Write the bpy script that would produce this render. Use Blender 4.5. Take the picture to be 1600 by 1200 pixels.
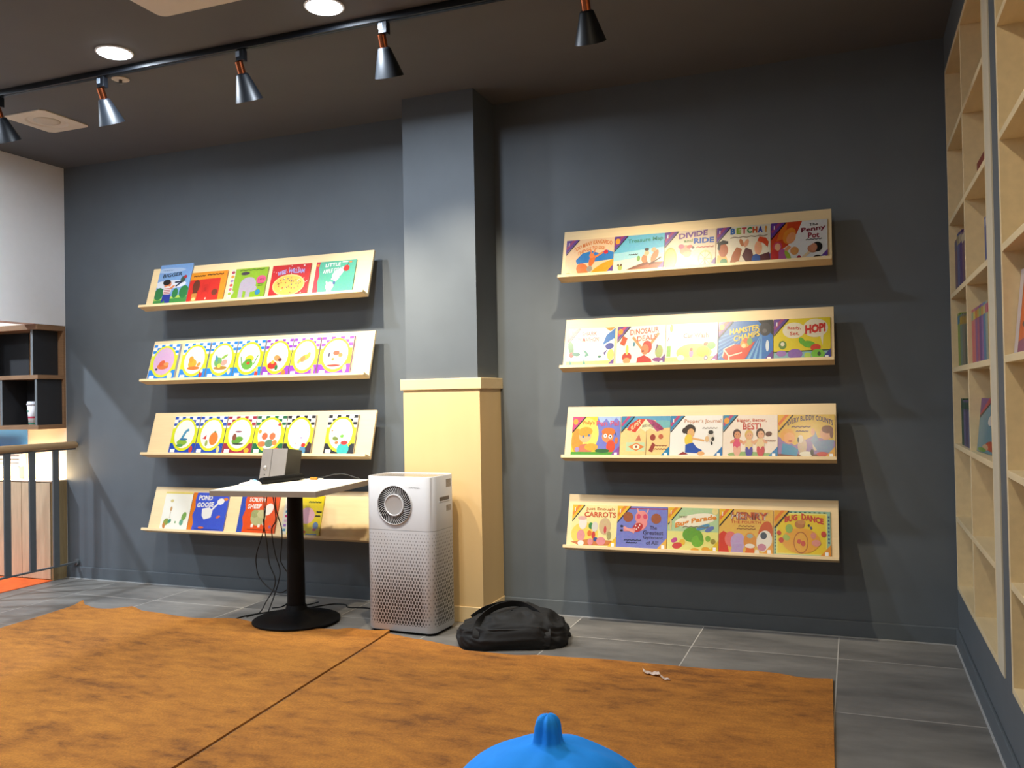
import bpy, math, random
from mathutils import Vector, Matrix, noise
random.seed(7)
rad = math.radians
scn = bpy.context.scene
for o in list(bpy.data.objects): bpy.data.objects.remove(o, do_unlink=True)
COL = scn.collection

# ------------------------------------------------------------------ camera
CAMZ, CAMD = 1.1674, 4.472
cam_data = bpy.data.cameras.new('camera'); cam = bpy.data.objects.new('camera', cam_data); COL.objects.link(cam)
yaw, pitch, roll, FPX = .3703, .015, -.0183, 1371.05
fw = Vector((-math.sin(yaw)*math.cos(pitch), math.cos(yaw)*math.cos(pitch), math.sin(pitch)))
rt = Vector((math.cos(yaw), math.sin(yaw), 0)); up = rt.cross(fw)
R2 = rt*math.cos(roll)+up*math.sin(roll); U2 = up*math.cos(roll)-rt*math.sin(roll)
M = Matrix.Identity(4)
for i in range(3):
    M[i][0] = R2[i]; M[i][1] = U2[i]; M[i][2] = -fw[i]
M[0][3], M[1][3], M[2][3] = 0, -CAMD, CAMZ
cam.matrix_world = M
cam_data.sensor_fit = 'HORIZONTAL'; cam_data.sensor_width = 36
cam_data.lens = FPX/1600*36; cam_data.clip_start = .05
scn.camera = cam
# ------------------------------------------------------------------ look
scn.view_settings.view_transform = 'Standard'; scn.view_settings.look = 'None'
scn.view_settings.gamma = 1; scn.view_settings.use_curve_mapping = False
scn.view_settings.exposure = 0.0
# ------------------------------------------------------------------ world
w = bpy.data.worlds.new('world'); scn.world = w; w.use_nodes = True
w.node_tree.nodes['Background'].inputs[0].default_value = (.85, .92, 1, 1)
w.node_tree.nodes['Background'].inputs[1].default_value = .05
CEIL = 2.786; XL = -4.995; XR = .425
# ------------------------------------------------------------------ room lamps
def lamp(name, kind, loc, rot, energy, color, **k):
    d = bpy.data.lights.new(name, kind); o = bpy.data.objects.new(name, d); COL.objects.link(o)
    o.location = loc; o.rotation_euler = rot; d.energy = energy; d.color = color
    for a, b in k.items(): setattr(d, a, b)
    return o
WARM = (1, .87, .66); COOL = (.78, .88, 1)
SPOTS = [(-4.055, 30, (-4.2, 0, 1.2)), (-3.358, 95, (-3.40, 0, 1.0)), (-2.537, 188, (-2.56, 0, .85)), (-1.804, 150, (-1.90, -.28, 1.25)), (-.915, 168, (-.98, 0, .90))]
DOWN = [(-3.124, -1.39, 30), (-1.984, -1.41, 30), (-4.26, -1.41, 15)]
FILL_DOWN = [(-6.2, -1.4, 90, 0), (-6.2, -3.2, 40, 0), (-4.26, -3.2, 28, 0), (-3.124, -3.2, 15, 0), (-.35, -2.9, 17, 1), (-4.26, -5.0, 10, 0), (-3.124, -5.0, 10, 0), (-1.984, -5.0, 10, 0), (-.75, -5.0, 12, 1)]  # out-of-view downlights added to brighten the alcove, white wall, bookcases and room

# ------------------------------------------------------------------ materials
def srgb(h):
    if isinstance(h, str):
        h = h.lstrip('#'); c = [int(h[i:i+2], 16)/255 for i in (0, 2, 4)]
    else: c = h
    return tuple(x/12.92 if x <= .04045 else ((x+.055)/1.055)**2.4 for x in c)+(1,)
MATS = {}
def mat(name, color, rough=.5, metal=0, noise_amt=0, scale=20, bump=0, stretch=(1,1,1), emit=None, estr=0, coat=0, color2=None, detail=4):
    if name in MATS: return MATS[name]
    m = bpy.data.materials.new(name); m.use_nodes = True; MATS[name] = m
    nt = m.node_tree; b = nt.nodes['Principled BSDF']
    c = srgb(color)
    b.inputs['Base Color'].default_value = c; b.inputs['Roughness'].default_value = rough
    b.inputs['Metallic'].default_value = metal; b.inputs['Coat Weight'].default_value = coat
    if emit:
        b.inputs['Emission Color'].default_value = srgb(emit); b.inputs['Emission Strength'].default_value = estr
    tc = nt.nodes.new('ShaderNodeTexCoord'); mp = nt.nodes.new('ShaderNodeMapping'); nz = nt.nodes.new('ShaderNodeTexNoise')
    mp.inputs['Scale'].default_value = stretch; nz.inputs['Scale'].default_value = scale; nz.inputs['Detail'].default_value = detail
    nt.links.new(tc.outputs['Object'], mp.inputs[0]); nt.links.new(mp.outputs[0], nz.inputs['Vector'])
    if noise_amt or color2:
        rp = nt.nodes.new('ShaderNodeValToRGB'); rp.color_ramp.elements[0].position = .3; rp.color_ramp.elements[1].position = .7
        if color2: a2, c2 = c, srgb(color2)
        else:
            a2 = tuple(x*(1-noise_amt) for x in c[:3])+(1,); c2 = tuple(min(1, x*(1+noise_amt)) for x in c[:3])+(1,)
        rp.color_ramp.elements[0].color = a2; rp.color_ramp.elements[1].color = c2
        nt.links.new(nz.outputs['Fac'], rp.inputs[0]); nt.links.new(rp.outputs[0], b.inputs['Base Color'])
    if bump:
        bp = nt.nodes.new('ShaderNodeBump'); bp.inputs['Strength'].default_value = bump; bp.inputs['Distance'].default_value = .002
        nt.links.new(nz.outputs['Fac'], bp.inputs['Height']); nt.links.new(bp.outputs[0], b.inputs['Normal'])
    return m
M_WALL = mat('slate_paint', '#5a6167', .6, noise_amt=.04, scale=6, bump=.05)
M_CEIL = mat('brown_ceiling_paint', '#595a5d', .8, noise_amt=.03, scale=5)
M_WHITE = mat('white_wall_paint', '#f8f8f8', .7, noise_amt=.01)
M_BACKWALL = mat('beige_wall_paint', '#a39a8c', .7, noise_amt=.02)
M_BASE = mat('slate_skirting', '#596066', .5, noise_amt=.03)
M_CAULK = mat('pale_caulk', '#a8a8a8', .6, noise_amt=.05)
M_BIRCH = mat('birch_plywood', '#dcc294', .45, noise_amt=.035, scale=7, stretch=(1, 9, 9), bump=.03)
M_BIRCHV = mat('birch_plywood_upright', '#d9ba86', .5, noise_amt=.02, scale=3, stretch=(3, 3, .5), bump=.03)
M_CASE = mat('pale_bookcase_board', '#e0cca2', .5, noise_amt=.05, scale=6, stretch=(6, 1, 6))
M_STILE = mat('pale_grey_stile', '#cfc6ae', .5, noise_amt=.03)
M_OAK = mat('brown_oak', '#8d6b4c', .5, noise_amt=.14, scale=9, stretch=(1.2, 1.2, 14))
M_RAILWOOD = mat('handrail_oak', '#a88a64', .4, noise_amt=.1, scale=12, stretch=(6, 1, 6))
M_DARKPANEL = mat('charcoal_panel', '#26272a', .6, noise_amt=.05)
M_EDGE = mat('grey_edge', '#6f7578', .5, noise_amt=.03)
M_IRON = mat('dark_grey_iron', '#5b5f61', .45, metal=.1, noise_amt=.05)
M_BLACK = mat('black_powder_coat', '#060607', .6, noise_amt=.1, scale=60)
M_BLACK.node_tree.nodes['Principled BSDF'].inputs['Specular IOR Level'].default_value = .2
M_BLACKM = mat('black_track_metal', '#101216', .35, metal=.2, noise_amt=.05)
M_CONE = mat('satin_black_shade', '#0c1117', .45, metal=0, noise_amt=.05)
M_COPPER = mat('copper', '#c8714a', .18, metal=1, noise_amt=.04)
M_COUNTER = mat('counter_wood', '#c8b291', .5, noise_amt=.08, scale=8, stretch=(9, 9, 1))
M_PUR = mat('white_plastic', '#bfc1c6', .38, noise_amt=.01, coat=.1)
M_CREAM = mat('cream_plastic', '#cfc3b2', .6, noise_amt=.02)
M_TOP = mat('cream_tabletop', '#f4ecd8', .4, noise_amt=.03, scale=10, stretch=(1, 8, 1))
M_TEDGE = mat('tabletop_edge_band', '#8d7d6b', .5, noise_amt=.05)
M_CABLE = mat('black_cable', '#0b0b0c', .45, noise_amt=.1)
M_GREY = mat('grey_metal_case', '#8c857f', .45, metal=.25, noise_amt=.03)
M_DKGREY = mat('dark_grey_case', '#38352f', .5, noise_amt=.05)
M_BAG = mat('black_nylon', '#0a0a0b', .78, noise_amt=.15, scale=30, bump=.5)
M_STRAP = mat('black_webbing', '#060607', .7, noise_amt=.15, scale=200, bump=.3)
M_BLUE = mat('bright_blue_fabric', '#0a94ff', .8, noise_amt=.04, scale=30, bump=.25)
M_ORMAT = mat('orange_mat', '#f0651e', .5, noise_amt=.1)
M_GLASSW = mat('lamp_diffuser', '#ffffff', .5, emit='#e6f1ff', estr=25, noise_amt=.001)
M_BULB = mat('warm_bulb', '#ffffff', .5, emit='#ffd9a0', estr=30, noise_amt=.001)

def print_mat():
    m = bpy.data.materials.new('printed_paper'); m.use_nodes = True; nt = m.node_tree; b = nt.nodes['Principled BSDF']
    a = nt.nodes.new('ShaderNodeVertexColor'); a.layer_name = 'ink'
    nz = nt.nodes.new('ShaderNodeTexNoise'); nz.inputs['Scale'].default_value = 90; nz.inputs['Detail'].default_value = 5
    tc = nt.nodes.new('ShaderNodeTexCoord'); nt.links.new(tc.outputs['Object'], nz.inputs['Vector'])
    mx = nt.nodes.new('ShaderNodeMix'); mx.data_type = 'RGBA'; mx.blend_type = 'SOFT_LIGHT'; mx.inputs['Factor'].default_value = .35
    nt.links.new(a.outputs['Color'], mx.inputs[6]); nt.links.new(nz.outputs['Color'], mx.inputs[7])
    gm = nt.nodes.new('ShaderNodeGamma'); gm.inputs['Gamma'].default_value = 1.28; nt.links.new(mx.outputs[2], gm.inputs['Color'])
    ml = nt.nodes.new('ShaderNodeMix'); ml.data_type = 'RGBA'; ml.blend_type = 'MULTIPLY'; ml.inputs['Factor'].default_value = 1; ml.inputs[7].default_value = (.66, .66, .66, 1)
    nt.links.new(gm.outputs[0], ml.inputs[6]); nt.links.new(ml.outputs[2], b.inputs['Base Color'])
    b.inputs['Roughness'].default_value = .32; b.inputs['Coat Weight'].default_value = .15; b.inputs['Coat Roughness'].default_value = .15
    return m
M_INK = print_mat()

def tile_mat():
    m = bpy.data.materials.new('dark_stone_tile'); m.use_nodes = True; nt = m.node_tree; b = nt.nodes['Principled BSDF']
    tc = nt.nodes.new('ShaderNodeTexCoord'); sp = nt.nodes.new('ShaderNodeSeparateXYZ'); nt.links.new(tc.outputs['Object'], sp.inputs[0])
    def math_(op, a, bb=None):
        n = nt.nodes.new('ShaderNodeMath'); n.operation = op
        for i, v in enumerate((a, bb)):
            if v is None: continue
            if isinstance(v, (int, float)): n.inputs[i].default_value = v
            else: nt.links.new(v, n.inputs[i])
        return n.outputs[0]
    def line(axis, off, pitch, wd):
        v = math_('SUBTRACT', axis, off); v = math_('DIVIDE', v, pitch); f = math_('FRACT', v)
        d = math_('ABSOLUTE', math_('SUBTRACT', f, .5)); return math_('GREATER_THAN', d, .5-wd/pitch/2), math_('FLOOR', v)
    lx, ix = line(sp.outputs[0], -.088, .634, .0045); ly, iy = line(sp.outputs[1], -.376, .681, .0045)
    g = math_('MAXIMUM', lx, ly)
    cb = nt.nodes.new('ShaderNodeCombineXYZ'); nt.links.new(math_('MULTIPLY', ix, 3.7), cb.inputs[0]); nt.links.new(math_('MULTIPLY', iy, 5.3), cb.inputs[1])
    ad = nt.nodes.new('ShaderNodeVectorMath'); ad.operation = 'ADD'; nt.links.new(tc.outputs['Object'], ad.inputs[0]); nt.links.new(cb.outputs[0], ad.inputs[1])
    mp = nt.nodes.new('ShaderNodeMapping'); mp.inputs['Scale'].default_value = (1, 2.6, 1); nt.links.new(ad.outputs[0], mp.inputs[0])
    n1 = nt.nodes.new('ShaderNodeTexNoise'); n1.inputs['Scale'].default_value = 1.8; n1.inputs['Detail'].default_value = 8; n1.inputs['Roughness'].default_value = .6
    nt.links.new(mp.outputs[0], n1.inputs['Vector'])
    rp = nt.nodes.new('ShaderNodeValToRGB'); e = rp.color_ramp.elements
    e[0].position = .3; e[0].color = srgb('#5b5956'); e[1].position = .72; e[1].color = srgb('#8e8a84')
    nt.links.new(n1.outputs['Fac'], rp.inputs[0])
    mx = nt.nodes.new('ShaderNodeMix'); mx.data_type = 'RGBA'; nt.links.new(g, mx.inputs['Factor'])
    nt.links.new(rp.outputs[0], mx.inputs[6]); mx.inputs[7].default_value = srgb('#bbb6ae')
    nt.links.new(mx.outputs[2], b.inputs['Base Color'])
    b.inputs['Roughness'].default_value = .42
    return m
M_TILE = tile_mat()

def rug_mat():
    m = bpy.data.materials.new('rust_orange_rug_pile'); m.use_nodes = True; nt = m.node_tree; b = nt.nodes['Principled BSDF']
    tc = nt.nodes.new('ShaderNodeTexCoord'); mp = nt.nodes.new('ShaderNodeMapping'); mp.inputs['Scale'].default_value = (1.3, 2.8, 1)
    mp.inputs['Rotation'].default_value = (0, 0, rad(6))
    nt.links.new(tc.outputs['Object'], mp.inputs[0])
    n1 = nt.nodes.new('ShaderNodeTexNoise'); n1.inputs['Scale'].default_value = 5.0; n1.inputs['Detail'].default_value = 10; n1.inputs['Roughness'].default_value = .74; n1.inputs['Distortion'].default_value = .15
    nt.links.new(mp.outputs[0], n1.inputs['Vector'])
    n2 = nt.nodes.new('ShaderNodeTexNoise'); n2.inputs['Scale'].default_value = 110; n2.inputs['Detail'].default_value = 3
    nt.links.new(tc.outputs['Object'], n2.inputs['Vector'])
    rp = nt.nodes.new('ShaderNodeValToRGB'); e = rp.color_ramp.elements
    e[0].position = .30; e[0].color = srgb('#6b3f15'); e[1].position = .62; e[1].color = srgb('#b87628')
    k = rp.color_ramp.elements.new(.45); k.color = srgb('#9f6220')
    nt.links.new(n1.outputs['Fac'], rp.inputs[0])
    mx = nt.nodes.new('ShaderNodeMix'); mx.data_type = 'RGBA'; mx.blend_type = 'OVERLAY'; mx.inputs['Factor'].default_value = .45
    nt.links.new(rp.outputs[0], mx.inputs[6]); nt.links.new(n2.outputs['Fac'], mx.inputs[7]); nt.links.new(mx.outputs[2], b.inputs['Base Color'])
    n3 = nt.nodes.new('ShaderNodeTexNoise'); n3.inputs['Scale'].default_value = .9; n3.inputs['Detail'].default_value = 3; nt.links.new(mp.outputs[0], n3.inputs['Vector'])
    av = nt.nodes.new('ShaderNodeMath'); av.operation = 'MULTIPLY_ADD'; nt.links.new(n3.outputs['Fac'], av.inputs[0]); av.inputs[1].default_value = .5; av.inputs[2].default_value = -.25
    ad2 = nt.nodes.new('ShaderNodeMath'); ad2.operation = 'ADD'; nt.links.new(n1.outputs['Fac'], ad2.inputs[0]); nt.links.new(av.outputs[0], ad2.inputs[1]); nt.links.new(ad2.outputs[0], rp.inputs[0])
    b.inputs['Roughness'].default_value = .95; b.inputs['Sheen Weight'].default_value = .35; b.inputs['Sheen Tint'].default_value = srgb('#e09a4a')
    bp = nt.nodes.new('ShaderNodeBump'); bp.inputs['Strength'].default_value = .6; bp.inputs['Distance'].default_value = .004
    nt.links.new(n2.outputs['Fac'], bp.inputs['Height']); nt.links.new(bp.outputs[0], b.inputs['Normal'])
    return m
M_RUG = rug_mat()

def grille_mat():
    # white plastic pierced with staggered oval holes, larger towards the lower middle of each face
    m = bpy.data.materials.new('perforated_white_plastic'); m.use_nodes = True; nt = m.node_tree; b = nt.nodes['Principled BSDF']
    tc = nt.nodes.new('ShaderNodeTexCoord'); sp = nt.nodes.new('ShaderNodeSeparateXYZ'); nt.links.new(tc.outputs['Object'], sp.inputs[0])
    ge = nt.nodes.new('ShaderNodeNewGeometry')
    def mt(op, a, bb=None, c=None):
        n = nt.nodes.new('ShaderNodeMath'); n.operation = op
        for i, v in enumerate((a, bb, c)):
            if v is None: continue
            if isinstance(v, (int, float)): n.inputs[i].default_value = v
            else: nt.links.new(v, n.inputs[i])
        return n.outputs[0]
    nsp = nt.nodes.new('ShaderNodeSeparateXYZ'); nt.links.new(tc.outputs['Normal'], nsp.inputs[0])
    side = mt('GREATER_THAN', mt('ABSOLUTE', nsp.outputs[0]), .71)
    x, y, z = sp.outputs
    u = mt('ADD', mt('MULTIPLY', y, side), mt('MULTIPLY', x, mt('SUBTRACT', 1, side)))
    half = mt('ADD', mt('MULTIPLY', side, .11), mt('MULTIPLY', mt('SUBTRACT', 1, side), .175))
    pu, pz = .0165, .0168
    row = mt('FLOOR', mt('DIVIDE', z, pz/1)); odd = mt('MULTIPLY', mt('MODULO', row, 2), .5)
    fu = mt('SUBTRACT', mt('FRACT', mt('ADD', mt('ADD', mt('DIVIDE', u, pu), odd), 50)), .5)
    fz = mt('SUBTRACT', mt('FRACT', mt('DIVIDE', z, pz)), .5)
    # size
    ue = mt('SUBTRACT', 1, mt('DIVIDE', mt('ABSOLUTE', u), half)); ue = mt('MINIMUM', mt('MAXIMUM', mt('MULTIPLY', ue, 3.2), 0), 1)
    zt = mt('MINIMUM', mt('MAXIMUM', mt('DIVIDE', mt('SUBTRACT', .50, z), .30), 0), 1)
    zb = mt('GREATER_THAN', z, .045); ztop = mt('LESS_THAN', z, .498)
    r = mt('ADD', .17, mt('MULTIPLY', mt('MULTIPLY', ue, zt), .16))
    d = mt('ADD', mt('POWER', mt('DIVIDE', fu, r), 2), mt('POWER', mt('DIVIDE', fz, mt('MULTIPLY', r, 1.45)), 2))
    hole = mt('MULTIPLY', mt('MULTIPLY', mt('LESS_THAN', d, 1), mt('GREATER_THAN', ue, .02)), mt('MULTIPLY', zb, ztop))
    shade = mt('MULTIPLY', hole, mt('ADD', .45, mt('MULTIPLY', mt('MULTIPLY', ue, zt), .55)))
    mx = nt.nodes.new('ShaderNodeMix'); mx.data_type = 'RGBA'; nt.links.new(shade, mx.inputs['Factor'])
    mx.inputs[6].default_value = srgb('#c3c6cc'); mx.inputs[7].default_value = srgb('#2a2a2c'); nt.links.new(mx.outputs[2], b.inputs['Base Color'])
    b.inputs['Roughness'].default_value = .4
    bp = nt.nodes.new('ShaderNodeBump'); bp.inputs['Distance'].default_value = .003; bp.invert = True; bp.inputs['Strength'].default_value = .5
    nt.links.new(hole, bp.inputs['Height']); nt.links.new(bp.outputs[0], b.inputs['Normal'])
    return m
M_GRILLE = grille_mat()

# ------------------------------------------------------------------ mesh helpers
class MB:
    def __init__(s): s.v = []; s.f = []; s.c = []
    def add(s, vs, fs, col=None):
        n = len(s.v); s.v += [tuple(p) for p in vs]; s.f += [tuple(i+n for i in f) for f in fs]; s.c += [col]*len(fs); return s
    def box(s, x0, x1, y0, y1, z0, z1, col=None, mtx=None):
        vs = [Vector((x, y, z)) for x in (x0, x1) for y in (y0, y1) for z in (z0, z1)]
        if mtx: vs = [mtx @ p for p in vs]
        return s.add(vs, [(0,1,3,2),(4,6,7,5),(0,4,5,1),(2,3,7,6),(0,2,6,4),(1,5,7,3)], col)
    def lathe(s, prof, n=32, mtx=None, caps=True, col=None):
        vs = []
        for r, z in prof:
            for k in range(n):
                a = 2*math.pi*k/n; p = Vector((r*math.cos(a), r*math.sin(a), z)); vs.append(mtx @ p if mtx else p)
        fs = []
        for i in range(len(prof)-1):
            for k in range(n):
                k2 = (k+1) % n; fs.append((i*n+k, i*n+k2, (i+1)*n+k2, (i+1)*n+k))
        if caps:
            fs.append(tuple(reversed(range(n)))); fs.append(tuple((len(prof)-1)*n+k for k in range(n)))
        return s.add(vs, fs, col)
    def tube(s, pts, r, n=8, col=None):
        pts = [Vector(p) for p in pts]; vs = []; prev = None
        for i, p in enumerate(pts):
            t = (pts[min(i+1, len(pts)-1)]-pts[max(i-1, 0)]).normalized()
            if prev is None: a = t.orthogonal().normalized()
            else: a = (prev - t*prev.dot(t)).normalized()
            prev = a; b = t.cross(a); rr = r[i] if isinstance(r, (list, tuple)) else r
            for k in range(n):
                an = 2*math.pi*k/n; vs.append(p+(a*math.cos(an)+b*math.sin(an))*rr)
        fs = [(i*n+k, i*n+(k+1) % n, (i+1)*n+(k+1) % n, (i+1)*n+k) for i in range(len(pts)-1) for k in range(n)]
        fs += [tuple(reversed(range(n))), tuple((len(pts)-1)*n+k for k in range(n))]
        return s.add(vs, fs, col)
    def build(s, name, m, parent=None, smooth=False, bevel=0, loc=None, rot=None, seg=2):
        me = bpy.data.meshes.new(name); me.from_pydata(s.v, [], s.f); me.validate(); me.update()
        if any(c is not None for c in s.c):
            at = me.color_attributes.new('ink', 'FLOAT_COLOR', 'CORNER'); i = 0
            for p, c in zip(me.polygons, s.c):
                for li in p.loop_indices: at.data[li].color = c or (1, 1, 1, 1)
        for mm in (m if isinstance(m, list) else [m]): me.materials.append(mm)
        if smooth:
            for p in me.polygons: p.use_smooth = True
        o = bpy.data.objects.new(name, me); COL.objects.link(o)
        if parent: o.parent = parent
        if loc: o.location = loc
        if rot: o.rotation_euler = rot
        if bevel:
            b = o.modifiers.new('bevel', 'BEVEL'); b.width = bevel; b.segments = seg; b.limit_method = 'ANGLE'; b.angle_limit = rad(50)
        return o
def bx(*a, **k): return MB().box(*a, **k)
def smooth_angle(o, deg=40):
    for p in o.data.polygons: p.use_smooth = True
    try: o.data.set_sharp_from_angle(angle=rad(deg))
    except Exception: pass
    return o
def catmull(pts, n=8):
    P = [Vector(p) for p in pts]; P = [P[0]*2-P[1]]+P+[P[-1]*2-P[-2]]; out = []
    for i in range(1, len(P)-2):
        for k in range(n):
            t = k/n; a, b, c, d = P[i-1], P[i], P[i+1], P[i+2]
            out.append(.5*((2*b)+(-a+c)*t+(2*a-5*b+4*c-d)*t*t+(-a+3*b-3*c+d)*t**3))
    out.append(P[-2]); return out
def empty(name, loc=(0,0,0), rot=(0,0,0)):
    o = bpy.data.objects.new(name, None); COL.objects.link(o); o.location = loc; o.rotation_euler = rot; o.empty_display_size = .05; return o
def tag(o, label=None, cat=None, group=None, kind=None):
    if label: o['label'] = label
    if cat: o['category'] = cat
    if group: o['group'] = group
    if kind: o['kind'] = kind
    return o
def struct(name, mb, m, **k):
    o = mb.build(name, m, **k); o['kind'] = 'structure'; return o

# ------------------------------------------------------------------ text to flat polygons
_tc = {}
def text_mesh(s, off=.0, shear=0):
    key = (s, off, shear)
    if key in _tc: return _tc[key]
    cu = bpy.data.curves.new('t', 'FONT'); cu.body = s; cu.size = 1; cu.resolution_u = 2; cu.offset = off; cu.shear = shear
    o = bpy.data.objects.new('t', cu); COL.objects.link(o)
    dg = bpy.context.evaluated_depsgraph_get(); me = o.evaluated_get(dg).to_mesh()
    vs = [(v.co.x, v.co.y) for v in me.vertices]; fs = [tuple(p.vertices) for p in me.polygons]
    o.evaluated_get(dg).to_mesh_clear(); bpy.data.objects.remove(o); bpy.data.curves.remove(cu)
    _tc[key] = (vs, fs); return _tc[key]

# ------------------------------------------------------------------ structure
Y1, Y2 = -.045, -1.36          # first built-in bookcase
Y3, Y4 = -1.50, -2.82          # second built-in bookcase
ZB0, ZB1 = .262, 2.615
FRONT = -7.2
struct('floor', bx(-8.5, 1.6, FRONT, .3, -.1, 0), M_TILE)
struct('ceiling', bx(-8.5, 1.6, FRONT, .3, CEIL, CEIL+.1), M_CEIL)
struct('wall_back', bx(XL, 1.6, 0, .15, 0, CEIL), M_WALL)
struct('wall_alcove', bx(-8.5, XL-.001, 0, .15, 0, CEIL), mat('alcove_wall_paint', '#e8dccb', .7, noise_amt=.01))
wr = MB().box(XR, XR+.4, FRONT, 0, 0, ZB0).box(XR, XR+.4, FRONT, 0, ZB1, CEIL)
wr.box(XR, XR+.4, Y1, 0, ZB0, ZB1).box(XR, XR+.4, Y3, Y2, ZB0, ZB1).box(XR, XR+.4, FRONT, Y4, ZB0, ZB1)
struct('wall_right', wr, M_WALL)
struct('wall_left', bx(XL-.12, XL, FRONT, 0, 1.708, CEIL), M_WHITE)
struct('wall_front', bx(-8.5, 1.6, FRONT-.1, FRONT, 0, CEIL), M_BACKWALL)
struct('wall_far_left', bx(-8.6, -8.5, FRONT, .3, 0, CEIL), M_WHITE)
struct('baseboard_back', MB().box(XL, -2.262, -.012, 0, .002, .079).box(-1.81, XR, -.012, 0, .002, .079), M_BASE, bevel=.003)
struct('baseboard_right', bx(XR-.012, XR, FRONT, -.012, .002, .079), M_BASE, bevel=.003)
struct('trim_1', MB().box(XL, -2.262, -.018, -.010, 0, .005).box(-1.81, XR-.012, -.018, -.010, 0, .005), M_CAULK)
struct('trim_2', bx(XR-.018, XR-.010, FRONT, -.012, 0, .005), M_CAULK)
struct('wall_column', bx(-2.235, -1.817, -.283, 0, 1.26, CEIL), M_WALL)
c = empty('column_cladding', (-2.03, -.145, 0))
tag(c, 'birch plywood cladding boxed around the foot of the dark wall column', 'cladding')
dx, dy = 2.03, .145
bx(-2.25+dx, -1.803+dx, -.293+dy, 0+dy, 0, 1.215).build('panel', M_BIRCHV, c, bevel=.002)
bx(-2.262+dx, -1.790+dx, -.303+dy, 0+dy, 1.215, 1.272).build('cap', M_BIRCH, c, bevel=.002)
MB().box(-2.258+dx, -1.797+dx, -.300+dy, 0+dy, 0, .083).build('skirting', M_BIRCH, c, bevel=.003)

# ------------------------------------------------------------------ sloping display shelves
TILT = rad(18); EU = Vector((0, math.sin(TILT), math.cos(TILT))); EO = Vector((0, -math.cos(TILT), math.sin(TILT)))
ROTX = rad(90)-TILT
PANEL = .27
def shelf(x0, x1, ztop, label, group, sag=0):
    y0 = -.087-PANEL*math.sin(TILT); z0 = ztop-PANEL*math.cos(TILT)
    r = empty('display_shelf', ((x0+x1)/2, y0, z0), (ROTX, 0, 0)); tag(r, label, 'shelf', group)
    h = (x1-x0)/2
    bx(-h, h, -.016, PANEL, -.016, 0).build('back_panel', M_BIRCH, r, bevel=.0015)
    bx(-h, h, -.016, 0, .0003, .055).build('ledge', M_BIRCH, r, bevel=.0015)
    # two steel brackets between board and wall, in shelf space: wall plane is world y=0
    for s in (-1, 1):
        b = MB(); xx = s*(h-.25)
        inv = Matrix.Rotation(-ROTX, 4, 'X') @ Matrix.Translation(-Vector(((x0+x1)/2, y0, z0)))
        X = (x0+x1)/2+xx
        vs = [Vector((X-.02, yy, zz)) for yy, zz in ((-.001, z0+.06), (-.001, z0+.2), (y0+.2*math.tan(TILT)+.012, z0+.2), (y0+.06*math.tan(TILT)+.012, z0+.06))]
        vs += [p+Vector((.04, 0, 0)) for p in vs]
        b.add([inv @ p for p in vs], [(3,2,1,0),(4,5,6,7),(0,1,5,4),(1,2,6,5),(2,3,7,6),(3,0,4,7)])
        b.build('bracket', M_IRON, r)
    return r
RT = [2.027, 1.566, 1.111, .656]; LT = [2.024, 1.563, 1.108, .641]
RAX, RBX, LAX, LBX = -1.390, -.075, -4.136, -2.531
rows = ['top', 'second', 'third', 'lowest']
for i in range(4):
    shelf(RAX, RBX, RT[i], f'sloping birch display shelf right of the column, {rows[i]} of four', 'display shelves right of the column')
    shelf(LAX, LBX, LT[i], f'sloping birch display shelf left of the column, {rows[i]} of four', 'display shelves left of the column')

# ------------------------------------------------------------------ book covers
class Cover:
    """flat printed shapes in cover coordinates (u right 0..1, v up 0..1)"""
    def __init__(s, w, h): s.w = w; s.h = h; s.art = MB(); s.txt = []; s.k = 0
    def P(s, u, v, z): return (u*s.w-s.w/2, v*s.h, z)
    def z(s): s.k += 1; return .00010+s.k*.00006
    def poly(s, pts, col):
        z = s.z(); s.art.add([s.P(u, v, z) for u, v in pts], [tuple(range(len(pts)))], srgb(col)); return s
    def rect(s, u0, v0, u1, v1, col): return s.poly([(u0, v0), (u1, v0), (u1, v1), (u0, v1)], col)
    def ell(s, cu, cv, ru, rv, col, rot=0, n=22):
        c, d = math.cos(rad(rot)), math.sin(rad(rot)); p = []
        for k in range(n):
            a = 2*math.pi*k/n; x, y = ru*math.cos(a), rv*math.sin(a); p.append((min(1, max(0, cu+x*c-y*d)), min(1, max(0, cv+x*d+y*c))))
        return s.poly(p, col)
    def ln(s, pts, wd, col):
        z = s.z(); asp = s.w/s.h
        for (a, b), (c, d) in zip(pts[:-1], pts[1:]):
            dx, dy = (c-a)*asp, d-b; L = math.hypot(dx, dy) or 1; nx, ny = -dy/L*wd/2/asp, dx/L*wd/2
            q = [(a+nx, b+ny), (c+nx, d+ny), (c-nx, d-ny), (a-nx, b-ny)]
            s.art.add([s.P(min(1, max(0, u)), min(1, max(0, v)), z) for u, v in q], [(3, 2, 1, 0)], srgb(col))
        return s
    def text(s, t, u0, u1, v, h, col, off=.015, arch=0, slope=0, shear=0):
        vs, fs = text_mesh(t, off, shear)
        if not vs: return s
        xs = [p[0] for p in vs]; ys = [p[1] for p in vs]; xa, xb = min(xs), max(xs); ya, yb = min(ys), max(ys); z = .0011+s.k*.00001
        q = []
        for x, y in vs:
            f = (x-xa)/(xb-xa); u = u0+(u1-u0)*f; q.append(s.P(u, v+(y-ya)/(yb-ya)*h+arch*(1-(2*f-1)**2)+slope*(f-.5), z))
        s.txt.append(MB().add(q, fs, srgb(col))); return s
    def scr(s, u0, u1, v, col='#555555', wd=.018):
        n = 9; return s.ln([(u0+(u1-u0)*i/n, v+(.012 if i % 2 else -.012)) for i in range(n+1)], wd, col)
BOOKS = []
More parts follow.
